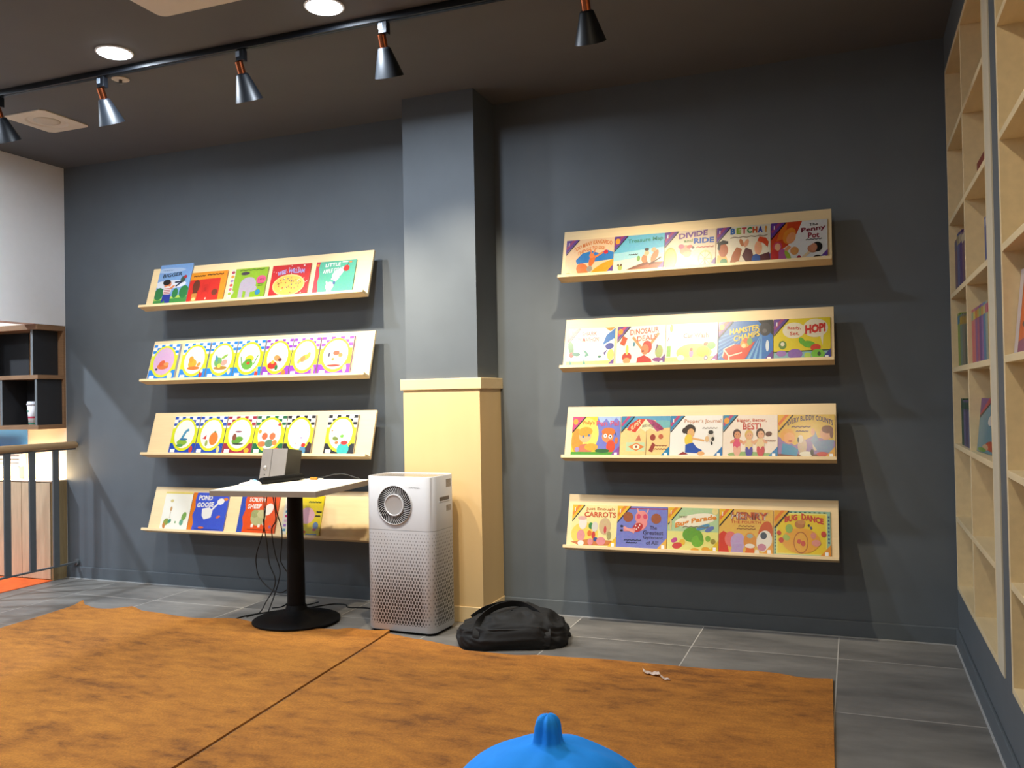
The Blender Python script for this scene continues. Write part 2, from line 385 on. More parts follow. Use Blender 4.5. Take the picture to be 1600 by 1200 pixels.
def book(x0, x1, shelf_z, h, th, bg, fn, label, group, side='#f1efe8', rot=0, out=.0012, lift=0):
    w_ = x1-x0; cv = Cover(w_, h)
    y0 = -.087-PANEL*math.sin(TILT); z0 = shelf_z-PANEL*math.cos(TILT)
    base = Vector(((x0+x1)/2, y0, z0))+EO*out+EU*(.0012+lift)
    r = empty('picture_book', base, (ROTX, 0, 0)); tag(r, label, 'book', group)
    if rot: r.rotation_euler = Matrix.Rotation(ROTX, 3, 'X').to_euler()
    t = min(.002, th*.2)
    b = MB().box(-w_/2, w_/2, 0, h, 0, t, srgb(bg)).box(-w_/2, w_/2, 0, h, th-t, th, srgb(bg)).box(-w_/2, -w_/2+.0015, 0, h, t, th-t, srgb(side if side != '#f1efe8' else bg))
    b.build('cover', M_INK, r)
    MB().box(-w_/2+.0016, w_/2-.0015, .001, h-.002, t, th-t, srgb('#efe9da')).build('pages', M_INK, r)
    fn(cv)
    if cv.art.v:
        o = cv.art.build('cover_picture', M_INK, r); o.location = (0, 0, th)
    for tm in cv.txt:
        o = tm.build('title', M_INK, r); o.location = (0, 0, th-.0002)
    BOOKS.append(r); return r

def corner(c, t1, t2, sun=None, br=None, mark='#ffffff'):
    c.poly([(0, 1), (.26, 1), (0, .62)], t1); c.poly([(0, .8), (.02, .74), (.2, 1), (.13, 1)], t2)
    c.ln([(.0, .60), (.27, 1.0)], .035, '#181420')
    if sun: c.ell(.065, .87, .05, .075, sun)
    else: c.text('1', .05, .065, .84, .09, '#ffffff')
    if br:
        c.poly([(1, 0), (.80, 0), (1, .27)], br); c.rect(.90, .03, .96, .11, mark)
def kid(c, u, v, s, skin, hair, shirt, pants=None):
    c.ell(u, v+.02*s, .06*s, .16*s, shirt); c.ell(u-.07*s, v+.07*s, .05*s, .025*s, skin, 50); c.ell(u+.07*s, v+.07*s, .05*s, .025*s, skin, -50)
    if pants: c.ell(u-.02*s, v-.12*s, .032*s, .10*s, pants, 8); c.ell(u+.03*s, v-.12*s, .032*s, .10*s, pants, -8)
    c.ell(u, v+.225*s, .065*s, .10*s, hair); c.ell(u+.008*s, v+.20*s, .05*s, .075*s, skin)
    c.ell(u-.01*s, v+.215*s, .006, .010, '#2a1a14'); c.ell(u+.026*s, v+.215*s, .006, .010, '#2a1a14')

V, PK, BK = '#7d4fa6', '#b0508a', '#181420'
GR = 'picture books on the shelves right of the column'
def r11(c):
    corner(c, V, PK, br=V)
    c.poly([(.22,.45),(.35,.62),(.55,.68),(.7,.6),(.85,.68),(1,.6),(1,.42),(.25,.35)], '#3a8fd0'); c.poly([(.5,.02),(.62,.2),(.8,.34),(1,.42),(1,.27),(.8,0),(.5,0)], '#eeb020')
    c.ell(.37,.2,.12,.17,'#e58a45',20); c.ell(.56,.42,.06,.16,'#e58a45',-12); c.ell(.55,.55,.05,.07,'#ef9a58'); c.ell(.53,.66,.015,.07,'#ef9a58',15); c.ell(.60,.66,.015,.07,'#ef9a58',-15)
    c.ell(.52,.2,.06,.08,'#b0a79c'); c.ln([(.62,.5),(.78,.62)],.05,'#ef9a58'); c.ell(.84,.62,.045,.055,'#d8344a'); c.ln([(.3,.1),(.24,.02),(.36,.03)],.035,'#e58a45')
    c.ell(.08,.1,.05,.03,'#e8c078'); c.text('TOO MANY KANGAROO', .17, .96, .72, .11, '#e88a1c', arch=.12, slope=.14); c.text('THINGS TO DO!', .25, .82, .62, .09, '#e88a1c', arch=.08, slope=.12)
def r12(c):
    c.poly([(0,.5),(1,.62),(1,1),(0,1)], '#7fc8df'); c.poly([(0,.35),(1,.48),(1,.64),(0,.55)], '#b4dfe6')
    c.poly([(.08,0),(.35,.14),(.62,.27),(1,.26),(1,.0)], '#b06a3c'); c.poly([(.1,.02),(.4,.18),(.7,.3),(1,.2),(.7,.22)], '#8d4f2b')
    corner(c, V, PK, '#f5b535', br=V)
    c.ell(.62,.36,.06,.11,'#d98c58'); c.ell(.66,.5,.05,.07,'#f0c090'); c.ell(.66,.6,.045,.04,'#4c2f22'); c.ell(.72,.36,.05,.12,'#e9e1cf'); c.ell(.82,.42,.06,.16,'#d09060',-20); c.ell(.8,.58,.05,.06,'#e7b78e')
    c.ell(.5,.38,.035,.07,'#8db765'); c.ell(.14,.17,.045,.07,'#bcc46c'); c.ell(.1,.24,.02,.03,'#7b4f30'); c.ell(.16,.24,.02,.03,'#7b4f30'); c.ln([(.72,.2),(.95,.38)],.03,'#6d3a22')
    c.scr(.3,.48,.49); c.text('Treasure Map', .27, .97, .78, .13, '#4fa38f', off=.02, slope=.03)
def r13(c):
    c.rect(0,0,1,1,'#efdcc4'); corner(c, V, PK, br=V)
    c.ell(.12,.3,.13,.3,'#b9bd62'); c.ell(.12,.3,.10,.25,'#cfcf80'); c.ell(.4,.34,.14,.28,'#8fc4e0'); c.ell(.42,.5,.12,.13,'#e0a282'); c.ell(.33,.6,.06,.06,'#c26e88'); c.ell(.5,.58,.06,.05,'#d65a5a'); c.ell(.45,.4,.08,.08,'#e8b48c')
    c.ell(.56,.52,.05,.05,'#f0e7d8'); c.ell(.56,.55,.03,.03,'#3a3030'); c.rect(.4,.05,.6,.14,'#e05a6a'); c.ell(.36,.12,.06,.08,'#6aa7dc')
    c.ell(.8,.25,.14,.22,'#cfd39a'); c.ell(.8,.25,.11,.17,'#f2e2c6')
    for k in range(8): c.ln([(.8,.25),(.8+.13*math.cos(k*.785),.25+.2*math.sin(k*.785))],.015,'#9aa86a')
    c.poly([(.75,0),(.8,.25),(.85,0)],'#cf7a68'); c.scr(.62,.96,.55,'#d97070')
    c.text('DIVIDE', .28, .84, .82, .14, '#8e5aa8', slope=.06, off=.03); c.text('and', .38, .55, .70, .08, '#6fa060', off=.02); c.text('RIDE', .57, .97, .65, .14, '#3a72c4', off=.04)
def r14(c):
    c.rect(0,0,1,1,'#efe6d2'); corner(c, V, '#b0508a', br=V)
    c.poly([(0,0),(.02,.3),(.18,.3),(.26,0)],'#f0c470'); c.ell(.13,.42,.09,.17,'#c47a4e'); c.poly([(.02,.45),(.03,.62),(.12,.68),(.22,.64),(.22,.58),(.08,.56),(.06,.42)],'#1c1a1c'); c.ell(.14,.14,.07,.07,'#5b9d6c'); c.ell(.15,.05,.06,.06,'#e08a7a')
    c.poly([(.24,.0),(.3,.3),(.38,.48),(.48,.42),(.44,.2),(.4,0)],'#bd7440'); c.ell(.47,.58,.035,.1,'#c88456',15)
    c.poly([(.48,.25),(.55,.45),(.66,.38),(.7,.2),(.98,.3),(1,.1),(.9,0),(.6,0)],'#6e2f3a'); c.ell(.56,.56,.04,.1,'#e8b08c',-15); c.ell(.78,.42,.07,.17,'#efb894'); c.poly([(.76,.6),(.8,.7),(.92,.66),(.97,.55),(.95,.42),(.88,.52)],'#e0602c'); c.ell(.74,.14,.08,.13,'#3a6cb0'); c.ell(.72,.03,.06,.05,'#f4efe4')
    c.ell(.42,.07,.08,.05,'#e9dcc0'); c.scr(.26,.95,.72,'#8c7a6c')
    for t, u, col in (('B',.26,'#3a7cc0'),('E',.37,'#9bb82e'),('T',.47,'#cf4a5c'),('C',.57,'#3f9c5c'),('H',.67,'#e0702c'),('A',.77,'#4a62b8'),('!',.90,'#e8a82c')):
        c.text(t, u, u+(.09 if t != '!' else .035), .80, .16, col, off=.05)
def r15(c):
    c.rect(0,0,1,1,'#eceae6'); c.poly([(0,0),(0,1),(.56,1),(.46,.7),(.3,.42),(.16,.3),(.12,0)],'#da5a28'); c.poly([(.1,.55),(.2,.95),(.3,1),(.25,.6)],'#e88a30')
    corner(c, V, PK, br=V); c.ell(.33,.66,.11,.2,'#eda040',-15); c.ell(.36,.6,.08,.14,'#efae7c',-15); c.ln([(.34,.4),(.26,.3)],.08,'#efae7c')
    c.ell(.12,.42,.08,.11,'#d85a78'); c.ell(.12,.4,.055,.09,'#f0bd98'); c.ell(.2,.15,.08,.2,'#c06aa0'); c.ell(.07,.18,.07,.16,'#d23c3c'); c.ell(.3,.18,.04,.13,'#b4c44c',20); c.ell(.42,.28,.075,.1,'#e6ac6c'); c.ell(.5,.1,.04,.06,'#b8384c')
    c.ln([(.52,.05),(.7,.25)],.06,'#f3d9b6'); c.ell(.74,.3,.09,.1,'#d39a78',30); c.ell(.82,.34,.09,.12,'#1d1a1e'); c.ell(.76,.33,.06,.1,'#d8a080'); c.ell(.82,.06,.08,.08,'#1d1a1e'); c.scr(.62,.9,.53)
    c.text('The', .68, .84, .86, .07, '#7a6a6c'); c.text('Penny', .54, .97, .70, .15, '#9c3c52', off=.03, slope=.05); c.text('Pot', .66, .86, .56, .14, '#b04a5e', off=.03)
def r21(c):
    c.rect(0,0,1,1,'#fbf7f0'); c.rect(0,0,1,.16,'#f2e486'); corner(c, '#d84a4a', '#5a9c60')
    c.poly([(.75,.55),(.82,.8),(1,.98),(1,.72)],'#3a86cc'); c.poly([(.78,1),(.9,.9),(1,1)],'#f0a030'); c.ell(.9,.52,.09,.08,'#4a56ae',20); c.poly([(.78,.36),(.86,.44),(.8,.28)],'#5a4a9c'); c.ell(.93,.3,.07,.14,'#e8d87c')
    c.ell(.08,.5,.06,.18,'#4f8a3c',10); c.ell(.1,.32,.05,.07,'#d8542c'); c.ell(.2,.34,.09,.05,'#3f8c70',-10); c.poly([(.33,.45),(.42,.4),(.48,.3),(.38,.26),(.4,.34)],'#4f9c84'); c.ell(.7,.26,.04,.03,'#3f8c70')
    c.poly([(.04,.02),(.08,.2),(.14,.02)],'#5aa08c'); c.poly([(.34,.02),(.38,.24),(.42,.02)],'#5aa08c'); c.poly([(1,0),(.82,0),(1,.2)],'#7d4fa6')
    c.text('SHARK', .30, .62, .80, .11, '#d8542c', off=.01); c.text('SWIMATHON', .18, .66, .65, .11, '#d8542c', off=.01)
def r22(c):
    c.rect(0,0,1,1,'#fdf6ee'); corner(c, V, '#d8507a', '#f0a828', br=V)
    c.poly([(.06,.56),(.12,.76),(.22,.7),(.16,.5)],'#e0641e'); c.ell(.22,.22,.10,.12,'#cc4a24'); c.ell(.22,.13,.075,.08,'#efac78'); c.rect(.13,0,.34,.07,'#3a78c0'); c.ell(.22,.4,.03,.13,'#f0dc7c')
    c.ln([(.54,.4),(.33,.72)],.06,'#f0a870'); c.ln([(.62,.4),(.86,.8)],.06,'#f0a870'); c.ell(.63,.46,.1,.16,'#d8462a'); c.ell(.59,.4,.08,.13,'#ec9868'); c.ell(.55,.36,.03,.02,'#8c2a1c')
    c.poly([(.42,0),(.44,.2),(.58,.26),(.72,.16),(.76,0)],'#cf3c28'); c.ell(.36,.54,.02,.06,'#3a98b0'); c.ell(.88,.34,.08,.16,'#b8c47c'); c.poly([(.78,.12),(.8,.3),(.86,.5),(.83,.52)],'#7a4a8c'); c.ell(.85,.14,.1,.05,'#a04a9c')
    c.text('DINOSAUR', .27, .86, .80, .14, '#e0602c', off=.01, slope=.06); c.text('DEALS', .42, .82, .63, .13, '#e0602c', off=.01, slope=.05)
def r23(c):
    c.rect(0,0,1,1,'#fffdf6'); c.poly([(.08,.82),(.11,1),(.05,.62),(.02,.55)],'#e0507a'); c.ell(.1,.9,.03,.1,'#f2d43c'); c.rect(.02,.2,.1,.46,'#a4cf70')
    c.ell(.55,.28,.34,.22,'#f0e97c'); c.rect(0,0,1,.18,'#e9f0a0'); c.ell(.3,.16,.07,.07,'#fff6ea'); c.ell(.5,.26,.04,.1,'#d8a4d0'); c.ell(.5,.36,.03,.04,'#d07050'); c.ell(.72,.3,.12,.13,'#f2e838'); c.ell(.78,.48,.05,.05,'#e0682c'); c.ell(.88,.44,.08,.09,'#8cd07a')
    c.ell(.78,.14,.04,.06,'#9c8ca8'); c.ell(.78,.14,.02,.03,'#ffffff'); c.poly([(1,0),(.80,0),(1,.25)],'#b062b4'); c.rect(.9,.03,.96,.11,'#ffffff')
    c.text('SLUGGERS\'', .36, .74, .80, .09, '#c8a8b4', off=.0); c.text('Car Wash', .34, .82, .64, .12, '#dc5a3a', off=.02)
def r24(c):
    c.rect(0,0,1,1,'#3e88cc')
    for k in range(6): c.poly([(0,.1+.1*k),(0,.14+.1*k),(.62,.72+.03*k)],'#78b4e4')
    for k in range(3): c.poly([(.5+.12*k,0),(.56+.12*k,0),(.80,.7)],'#8cc0e8')
    c.poly([(.72,1),(1,1),(1,.62)],'#2c2c34'); c.ell(.86,.78,.11,.16,'#4c4a50'); c.ell(.85,.74,.04,.05,'#7a7478'); c.ell(.9,.38,.03,.14,'#e9f1f8'); c.ln([(.68,.62),(.74,.7)],.03,'#2c2c34')
    c.poly([(.08,.14),(.12,.34),(.3,.44),(.55,.42),(.68,.5),(.52,.12),(.4,0),(.2,0)],'#df4e20'); c.ln([(.1,.34),(.2,.16),(.44,.24)],.03,'#fbe9d8'); c.ln([(.2,.16),(.2,.0)],.03,'#fbe9d8'); c.ln([(.08,.14),(.12,.34),(.3,.44)],.02,'#fbe9d8')
    c.ell(.5,.46,.09,.12,'#e9b44c',-20); c.ell(.52,.52,.06,.06,'#e8703a'); c.ell(.58,.5,.05,.09,'#8cb86c'); c.ell(.47,.4,.04,.05,'#f4e2b0'); corner(c, V, '#d8503c', '#f0a02c', br=V)
    c.text('HAMSTER', .21, .76, .72, .14, '#f6dc4c', off=.03, slope=.10); c.text('CHAMPS', .28, .76, .56, .14, '#f6dc4c', off=.03, slope=.12)
def r25(c):
    c.rect(0,0,1,1,'#ecd92c'); c.rect(0,0,1,.22,'#9cc4cc'); c.poly([(0,.2),(1,.22),(1,.25),(0,.23)],'#4c6a3c'); corner(c, V, PK, br='#4a4aa8')
    c.ell(.36,.72,.2,.19,'#f2ead2'); c.ell(.74,.76,.22,.22,'#f2ead2'); c.poly([(.82,.6),(.86,.34),(.88,.6)],'#f2ead2'); c.ell(.38,.16,.13,.12,'#a07ac0'); c.ell(.14,.18,.09,.07,'#b48cc8')
    c.ell(.16,.38,.07,.1,'#7a9c4c'); c.ell(.16,.4,.035,.05,'#efe9d0'); c.ell(.62,.38,.12,.08,'#7cc03c',-15); c.ell(.5,.46,.05,.09,'#7cc03c',20); c.ell(.74,.3,.09,.08,'#e0502c',15); c.ell(.78,.15,.12,.11,'#8ccc44',-15); c.ell(.8,.15,.03,.05,'#3c5c2c'); c.ell(.6,.12,.06,.07,'#c4dc6c')
    c.text('Ready,', .25, .48, .72, .10, '#d8442c', off=.02); c.text('Set,', .29, .46, .59, .10, '#d8442c', off=.02); c.text('HOP!', .56, .92, .64, .22, '#dc3c2c', off=.06, slope=.05)
def r31(c):
    c.rect(0,0,1,1,'#f6d83c'); c.rect(.52,0,1,1,'#8a90d8'); c.ell(.3,.55,.26,.42,'#fbec7c'); c.poly([(.52,1),(.6,.8),(.7,.95),(.8,.8),(.9,.97),(1,.85),(1,1)],'#b8cdf0')
    c.ell(.12,.4,.12,.3,'#f2a830'); c.ell(.28,.52,.13,.17,'#f6c898'); c.ell(.28,.62,.15,.12,'#f4b42c',10); c.ell(.24,.5,.02,.035,'#5a88c0'); c.ell(.36,.53,.02,.035,'#5a88c0')
    c.ell(.3,.2,.16,.12,'#d88a6a'); c.ell(.42,.24,.14,.09,'#f4b840'); c.ell(.75,.5,.12,.15,'#f0a46c'); c.ell(.76,.62,.14,.10,'#e88a28'); c.ell(.7,.52,.035,.05,'#ffffff'); c.ell(.8,.5,.035,.05,'#ffffff'); c.ell(.7,.52,.014,.022,'#202020'); c.ell(.8,.5,.014,.022,'#202020')
    c.poly([(.9,.62),(.93,.5),(.9,.55)],'#2c2018'); c.ell(.82,.26,.09,.15,'#e8622c'); c.ell(.93,.4,.03,.09,'#e88a28'); c.ell(.13,.18,.05,.06,'#b9a0cc'); c.rect(0,0,1,.12,'#63ae3c'); c.ell(.65,.15,.15,.05,'#3f7c40')
    corner(c, '#d8508c', '#d8507a', '#f4b02c', br='#a05ab4'); c.text("Polly's", .22, .46, .77, .13, '#d88a1c', off=.03); c.text('Pen Pal', .50, .96, .77, .12, '#e0607c', off=.02)
def r32(c):
    c.rect(0,0,1,1,'#f6dca0'); c.poly([(0,.72),(.2,.7),(.3,.9),(.7,.9),(.85,.7),(1,.72),(1,1),(0,1)],'#74b8d8'); c.ell(.85,.8,.2,.1,'#8cc8cc'); c.poly([(.12,.66),(.18,.8),(.35,.93),(.5,.93),(.3,.6)],'#e0562c'); c.poly([(.3,.6),(.5,.93),(.74,.62),(.6,.7),(.5,.62),(.4,.7)],'#f8efca'); c.poly([(.5,.93),(.66,.9),(.8,.78),(.88,.68),(.74,.62)],'#c45a8c')
    c.ln([(.53,.0),(.53,.64)],.012,'#8c6a4c'); c.rect(.12,.14,.5,.36,'#cfe4c0'); c.poly([(.16,.25),(.33,.35),(.5,.25),(.33,.15)],'#e8964c'); c.ell(.33,.25,.07,.06,'#fff3da'); c.ell(.33,.25,.025,.03,'#a05a4c'); c.poly([(.3,.4),(.42,.4),(.38,.56)],'#d88a6c')
    c.ell(.66,.48,.055,.08,'#b0503c'); c.poly([(.58,.15),(.66,.36),(.72,.3),(.66,.12)],'#a8483c'); c.ell(.82,.5,.05,.06,'#d07c58'); c.scr(.7,.95,.28,'#a86a4c'); c.scr(.7,.95,.2,'#a86a4c'); c.ell(.3,0.0,.3,.06,'#f0b070')
    corner(c, '#3a9cc0', '#c4508c', br='#2c98c4'); c.text('SUPER', .2, .40, .72, .12, '#f8ecc0', off=.02, slope=.2); c.text('SAND CASTLE', .43, .66, .70, .07, '#6a7a70', arch=.04); c.text('SATURDAY', .64, .86, .70, .1, '#8c3c6c', off=.01, slope=-.16)
def r33(c):
    c.rect(0,0,1,1,'#fbf9f4'); corner(c, '#3c9cc8', '#c4508c', br='#3c8cc8')
    c.ell(.38,.66,.11,.13,'#4c3c30'); c.ell(.28,.64,.05,.07,'#4c3c30'); c.ell(.4,.58,.07,.11,'#f2c48c'); c.ell(.36,.42,.08,.14,'#f4dc5c'); c.poly([(.3,.3),(.44,.36),(.52,.24),(.62,.18),(.6,.1),(.3,.12)],'#2c66c0'); c.ln([(.42,.46),(.66,.4)],.045,'#f2c48c'); c.poly([(.16,.06),(.26,.14),(.36,.08)],'#a83c3c')
    c.ell(.6,.1,.07,.05,'#f2c48c'); c.ell(.78,.48,.07,.12,'#e8e0d4'); c.ell(.78,.6,.05,.05,'#3a3430'); c.ell(.82,.44,.03,.05,'#3a3430'); c.ell(.8,.34,.02,.04,'#3a3430'); c.ell(.71,.44,.04,.07,'#f0cfa0'); c.scr(.62,.9,.7,'#b8b0a8')
    c.text("Pepper's Journal", .27, .97, .80, .12, '#dc9048', off=.0)
def r34(c):
    c.rect(0,0,1,1,'#fbeee0'); c.ell(.45,.08,.36,.07,'#a8c48c'); c.ell(.8,.06,.2,.06,'#a8c48c'); corner(c, '#3c9cc0', '#c85a8c', '#f0b040', br='#2f96cc')
    kid(c,.26,.3,1.15,'#e8ac84','#6c4c48','#e86a8c','#f0c0b0'); kid(c,.48,.28,1.15,'#f0c09c','#e4c478','#f0d8a8','#6a62b4'); kid(c,.69,.3,1.2,'#f0c09c','#5c3c2c','#f2dcae','#d8606c'); c.ell(.84,.56,.06,.05,'#7a5040',30); c.scr(.78,.96,.4,'#c0a090')
    c.text('Bigger, Better,', .26, .80, .82, .10, '#e07860', off=.01); c.text('BEST!', .37, .70, .66, .15, '#d8544c', off=.02)
def r35(c):
    c.rect(0,0,1,1,'#e8c456'); c.poly([(0,0),(1,0),(1,.4),(.6,.5),(.3,.3),(0,.5)],'#a88ab8'); c.rect(0,0,1,.1,'#8c5a34')
    c.ell(.17,.52,.13,.16,'#eeb450'); c.ell(.2,.46,.10,.13,'#f4b87c'); c.ell(.22,.39,.04,.02,'#c4484c'); c.poly([(.06,.1),(.08,.34),(.24,.3),(.36,.2),(.34,.06)],'#4aa0c4'); c.ell(.43,.28,.08,.18,'#d8c0a8'); c.ell(.4,.44,.05,.09,'#e8dccc'); c.ell(.36,.42,.02,.06,'#3c3430')
    c.ell(.66,.3,.05,.12,'#e4d8c4'); c.ell(.64,.38,.04,.05,'#3c3430'); c.poly([(.58,.4),(.66,.62),(.72,.4),(.98,.42),(.96,.14),(.7,.16)],'#8ca4c0'); c.ell(.84,.56,.1,.14,'#e8b08c'); c.ell(.87,.66,.1,.09,'#8c4c30',-10); c.ell(.94,.56,.03,.1,'#8c4c30'); c.ell(.62,.6,.035,.08,'#e8b08c'); c.ell(.5,.1,.12,.06,'#f0ead8'); c.ell(.6,.14,.03,.07,'#2c2624'); c.ell(.78,.1,.1,.05,'#d84c3c')
    corner(c, '#f0c030', '#e8842c', br='#ecb42c'); c.scr(.24,.58,.72,'#6c4c6c'); c.scr(.32,.54,.62,'#6c4c6c'); c.text('EVERY BUDDY COUNTS', .17, .97, .74, .12, '#5a3c6c', off=.02, arch=.13)
def r41(c):
    c.rect(0,0,1,1,'#f8efb4'); c.ell(.3,.3,.3,.28,'#f6e070'); c.poly([(0,.1),(.4,.18),(1,.16),(1,.05),(.2,.02)],'#d8904c'); corner(c, '#f2cc30', '#ec9c2c', br='#f2cc30')
    c.ell(.25,.55,.09,.14,'#f2ece4'); c.ell(.23,.68,.1,.05,'#e8c0b4'); c.ell(.22,.26,.09,.14,'#e8a8a8'); c.ell(.23,.08,.07,.06,'#f6f0ea'); c.ell(.43,.5,.05,.08,'#4c9c54'); c.ell(.41,.32,.05,.07,'#ec8c2c'); c.ell(.52,.48,.07,.12,'#e4e0d8'); c.ell(.5,.28,.04,.09,'#d84c3c'); c.ell(.55,.18,.05,.05,'#4c5ca0')
    c.ell(.74,.5,.13,.2,'#dcc49c'); c.ell(.75,.42,.03,.09,'#d8605c'); c.ell(.67,.14,.1,.1,'#e8a0a4'); c.ell(.84,.28,.05,.1,'#b8b07c'); c.ell(.44,.12,.06,.08,'#e8a0a4')
    c.text('Just Enough', .30, .93, .86, .09, '#dc8038', off=.01); c.text('CARROTS', .27, .97, .71, .13, '#dc6a38', off=.03)
def r42(c):
    c.rect(0,0,1,1,'#8d93d6'); c.ln([(.2,.94),(1,.95)],.03,'#b8486c'); corner(c, '#f2cc30', '#ec9c2c', br='#f0c030')
    c.ell(.22,.74,.1,.12,'#b06a34'); c.ell(.78,.72,.1,.12,'#b06a34'); c.ell(.49,.74,.13,.16,'#f0a4a0'); c.ell(.43,.76,.04,.06,'#e0607c'); c.ell(.56,.76,.04,.06,'#e0607c'); c.ln([(.4,.95),(.42,.86)],.03,'#f4b4ac'); c.ln([(.62,.95),(.6,.86)],.03,'#f4b4ac')
    c.ell(.48,.56,.11,.16,'#f0a4a0',-35); c.ell(.42,.5,.09,.12,'#c83c30',-40)
    for a, b in ((.38,.54),(.44,.5),(.4,.46),(.46,.56),(.36,.47)): c.ell(a,b,.014,.02,'#f8e8e0')
    c.ln([(.38,.44),(.14,.44)],.07,'#f0a4a0'); c.ln([(.36,.38),(.14,.5)],.05,'#f4b4ac'); c.ell(.1,.42,.03,.025,'#201c28'); c.ell(.1,.52,.03,.025,'#201c28'); c.scr(.16,.5,.2,'#3c3c70'); c.scr(.2,.42,.14,'#3c3c70')
    c.text('The', .66, .80, .46, .09, '#4c3c6c'); c.text('Greatest', .53, .93, .34, .10, '#4c3c6c'); c.text('Gymnast', .53, .93, .22, .10, '#4c3c6c'); c.text('of All!', .60, .84, .11, .09, '#4c3c6c')
def r43(c):
    c.rect(0,0,1,1,'#c4dcb0'); c.rect(0,0,1,.45,'#f2ec98'); corner(c, '#f2cc30', '#ec9c2c', br='#f0d030'); c.ell(.55,.72,.42,.14,'#fdf6e0',12)
    c.ell(.48,.38,.18,.17,'#7cb434',10); c.ell(.6,.24,.12,.14,'#8cc43c',-15); c.ell(.65,.36,.05,.14,'#7cb434',20); c.ell(.3,.2,.06,.07,'#f0c83c'); c.ell(.2,.12,.1,.07,'#dc4430',15); c.ell(.14,.24,.07,.05,'#d0509c',40); c.ell(.7,.56,.14,.05,'#6ca4c8',25); c.ell(.83,.52,.1,.05,'#7a8cc4',35); c.ell(.8,.3,.05,.07,'#9cc44c'); c.ell(.9,.24,.05,.06,'#b0a448')
    c.ell(.06,.6,.02,.14,'#e8d494'); c.ell(.93,.93,.06,.08,'#f4e4a0'); c.ell(.55,.04,.08,.04,'#f0b83c'); c.ell(.76,.06,.08,.05,'#f0b83c')
    c.text('THE BEST', .22, .38, .76, .05, '#8c6c3c'); c.text('Bug Parade', .15, .96, .60, .15, '#eca02c', off=.04, arch=.03, slope=.22); c.scr(.3,.8,.56,'#9c8c6c')
def r44(c):
    c.rect(0,0,1,1,'#f0c868'); c.poly([(0,0),(0,.42),(.08,.5),(.2,.42),(.16,.2),(.2,0)],'#e0502c'); c.ell(.22,.32,.11,.17,'#ee8c84'); c.ell(.36,.26,.14,.2,'#d0b8dc'); c.poly([(.22,0),(.26,.2),(.44,.22),(.46,0)],'#c8b0d8'); c.ell(.58,.28,.12,.2,'#e8a850'); c.ell(.58,.4,.06,.05,'#b4c4b8'); c.ell(.58,.18,.09,.05,'#f8f0e4')
    c.ell(.86,.45,.13,.3,'#da7030',-8); c.ell(.84,.3,.14,.24,'#f6f0e4',-8); c.ell(.83,.42,.06,.08,'#5c6878'); c.ell(.8,.16,.08,.08,'#d89cb0'); c.poly([(.48,0),(.52,.14),(.66,.12),(.66,0)],'#e88030'); c.poly([(.66,0),(.68,.1),(.74,.1),(.76,0)],'#f6efe0')
    corner(c, '#f2cc30', '#ec8c2c', br='#f0b030'); c.scr(.36,.66,.62,'#b08040'); c.scr(.33,.68,.56,'#b08040')
    c.text('HENRY', .22, .92, .76, .18, '#d86a3c', off=.07); c.text('HENRY', .22, .92, .765, .17, '#fbf0dc', off=.015); c.text('THE FOURTH', .22, .78, .68, .06, '#d86a3c', off=.01)
def r45(c):
    c.rect(0,0,1,1,'#a9cdb4'); c.rect(.04,.04,.94,.95,'#f4ee90'); c.rect(.06,.06,.92,.92,'#f4d824')
    for k in range(8): c.rect(.28+.085*k,.955,.32+.085*k,.98,'#4c7c6c'); c.rect(.955,.3+.08*k,.985,.34+.08*k,'#3c5c8c'); c.rect(.01,.05+.07*k,.035,.08+.07*k,'#4c7c6c')
    c.ell(.48,.34,.34,.28,'#f2b83c'); c.ell(.48,.3,.13,.24,'#c07c34'); c.ell(.48,.3,.115,.215,'#f2bc4c'); c.ell(.46,.7,.09,.09,'#c88c50'); c.ell(.49,.75,.07,.05,'#d8a060'); c.ell(.27,.6,.065,.10,'#a4c46c'); c.ell(.22,.4,.06,.07,'#b8cc6c',30); c.ell(.45,.32,.04,.05,'#dc6c58'); c.ell(.52,.28,.04,.06,'#dc6c58'); c.ell(.7,.46,.05,.07,'#e8a08c'); c.ell(.75,.3,.08,.07,'#eca89c')
    c.ell(.88,.5,.045,.065,'#d84c30'); c.ell(.09,.5,.04,.05,'#d84c30'); c.ell(.13,.34,.045,.06,'#d84c30'); c.ell(.62,.68,.02,.03,'#3c3c4c'); c.ell(.66,.63,.02,.03,'#5c5c8c')
    corner(c, '#f2bc30', '#ec8c2c', br='#f0a830'); c.text('BUG', .19, .42, .76, .14, '#d8442c', off=.05, slope=.06); c.text('DANCE', .49, .88, .76, .14, '#d8442c', off=.05, slope=-.10)

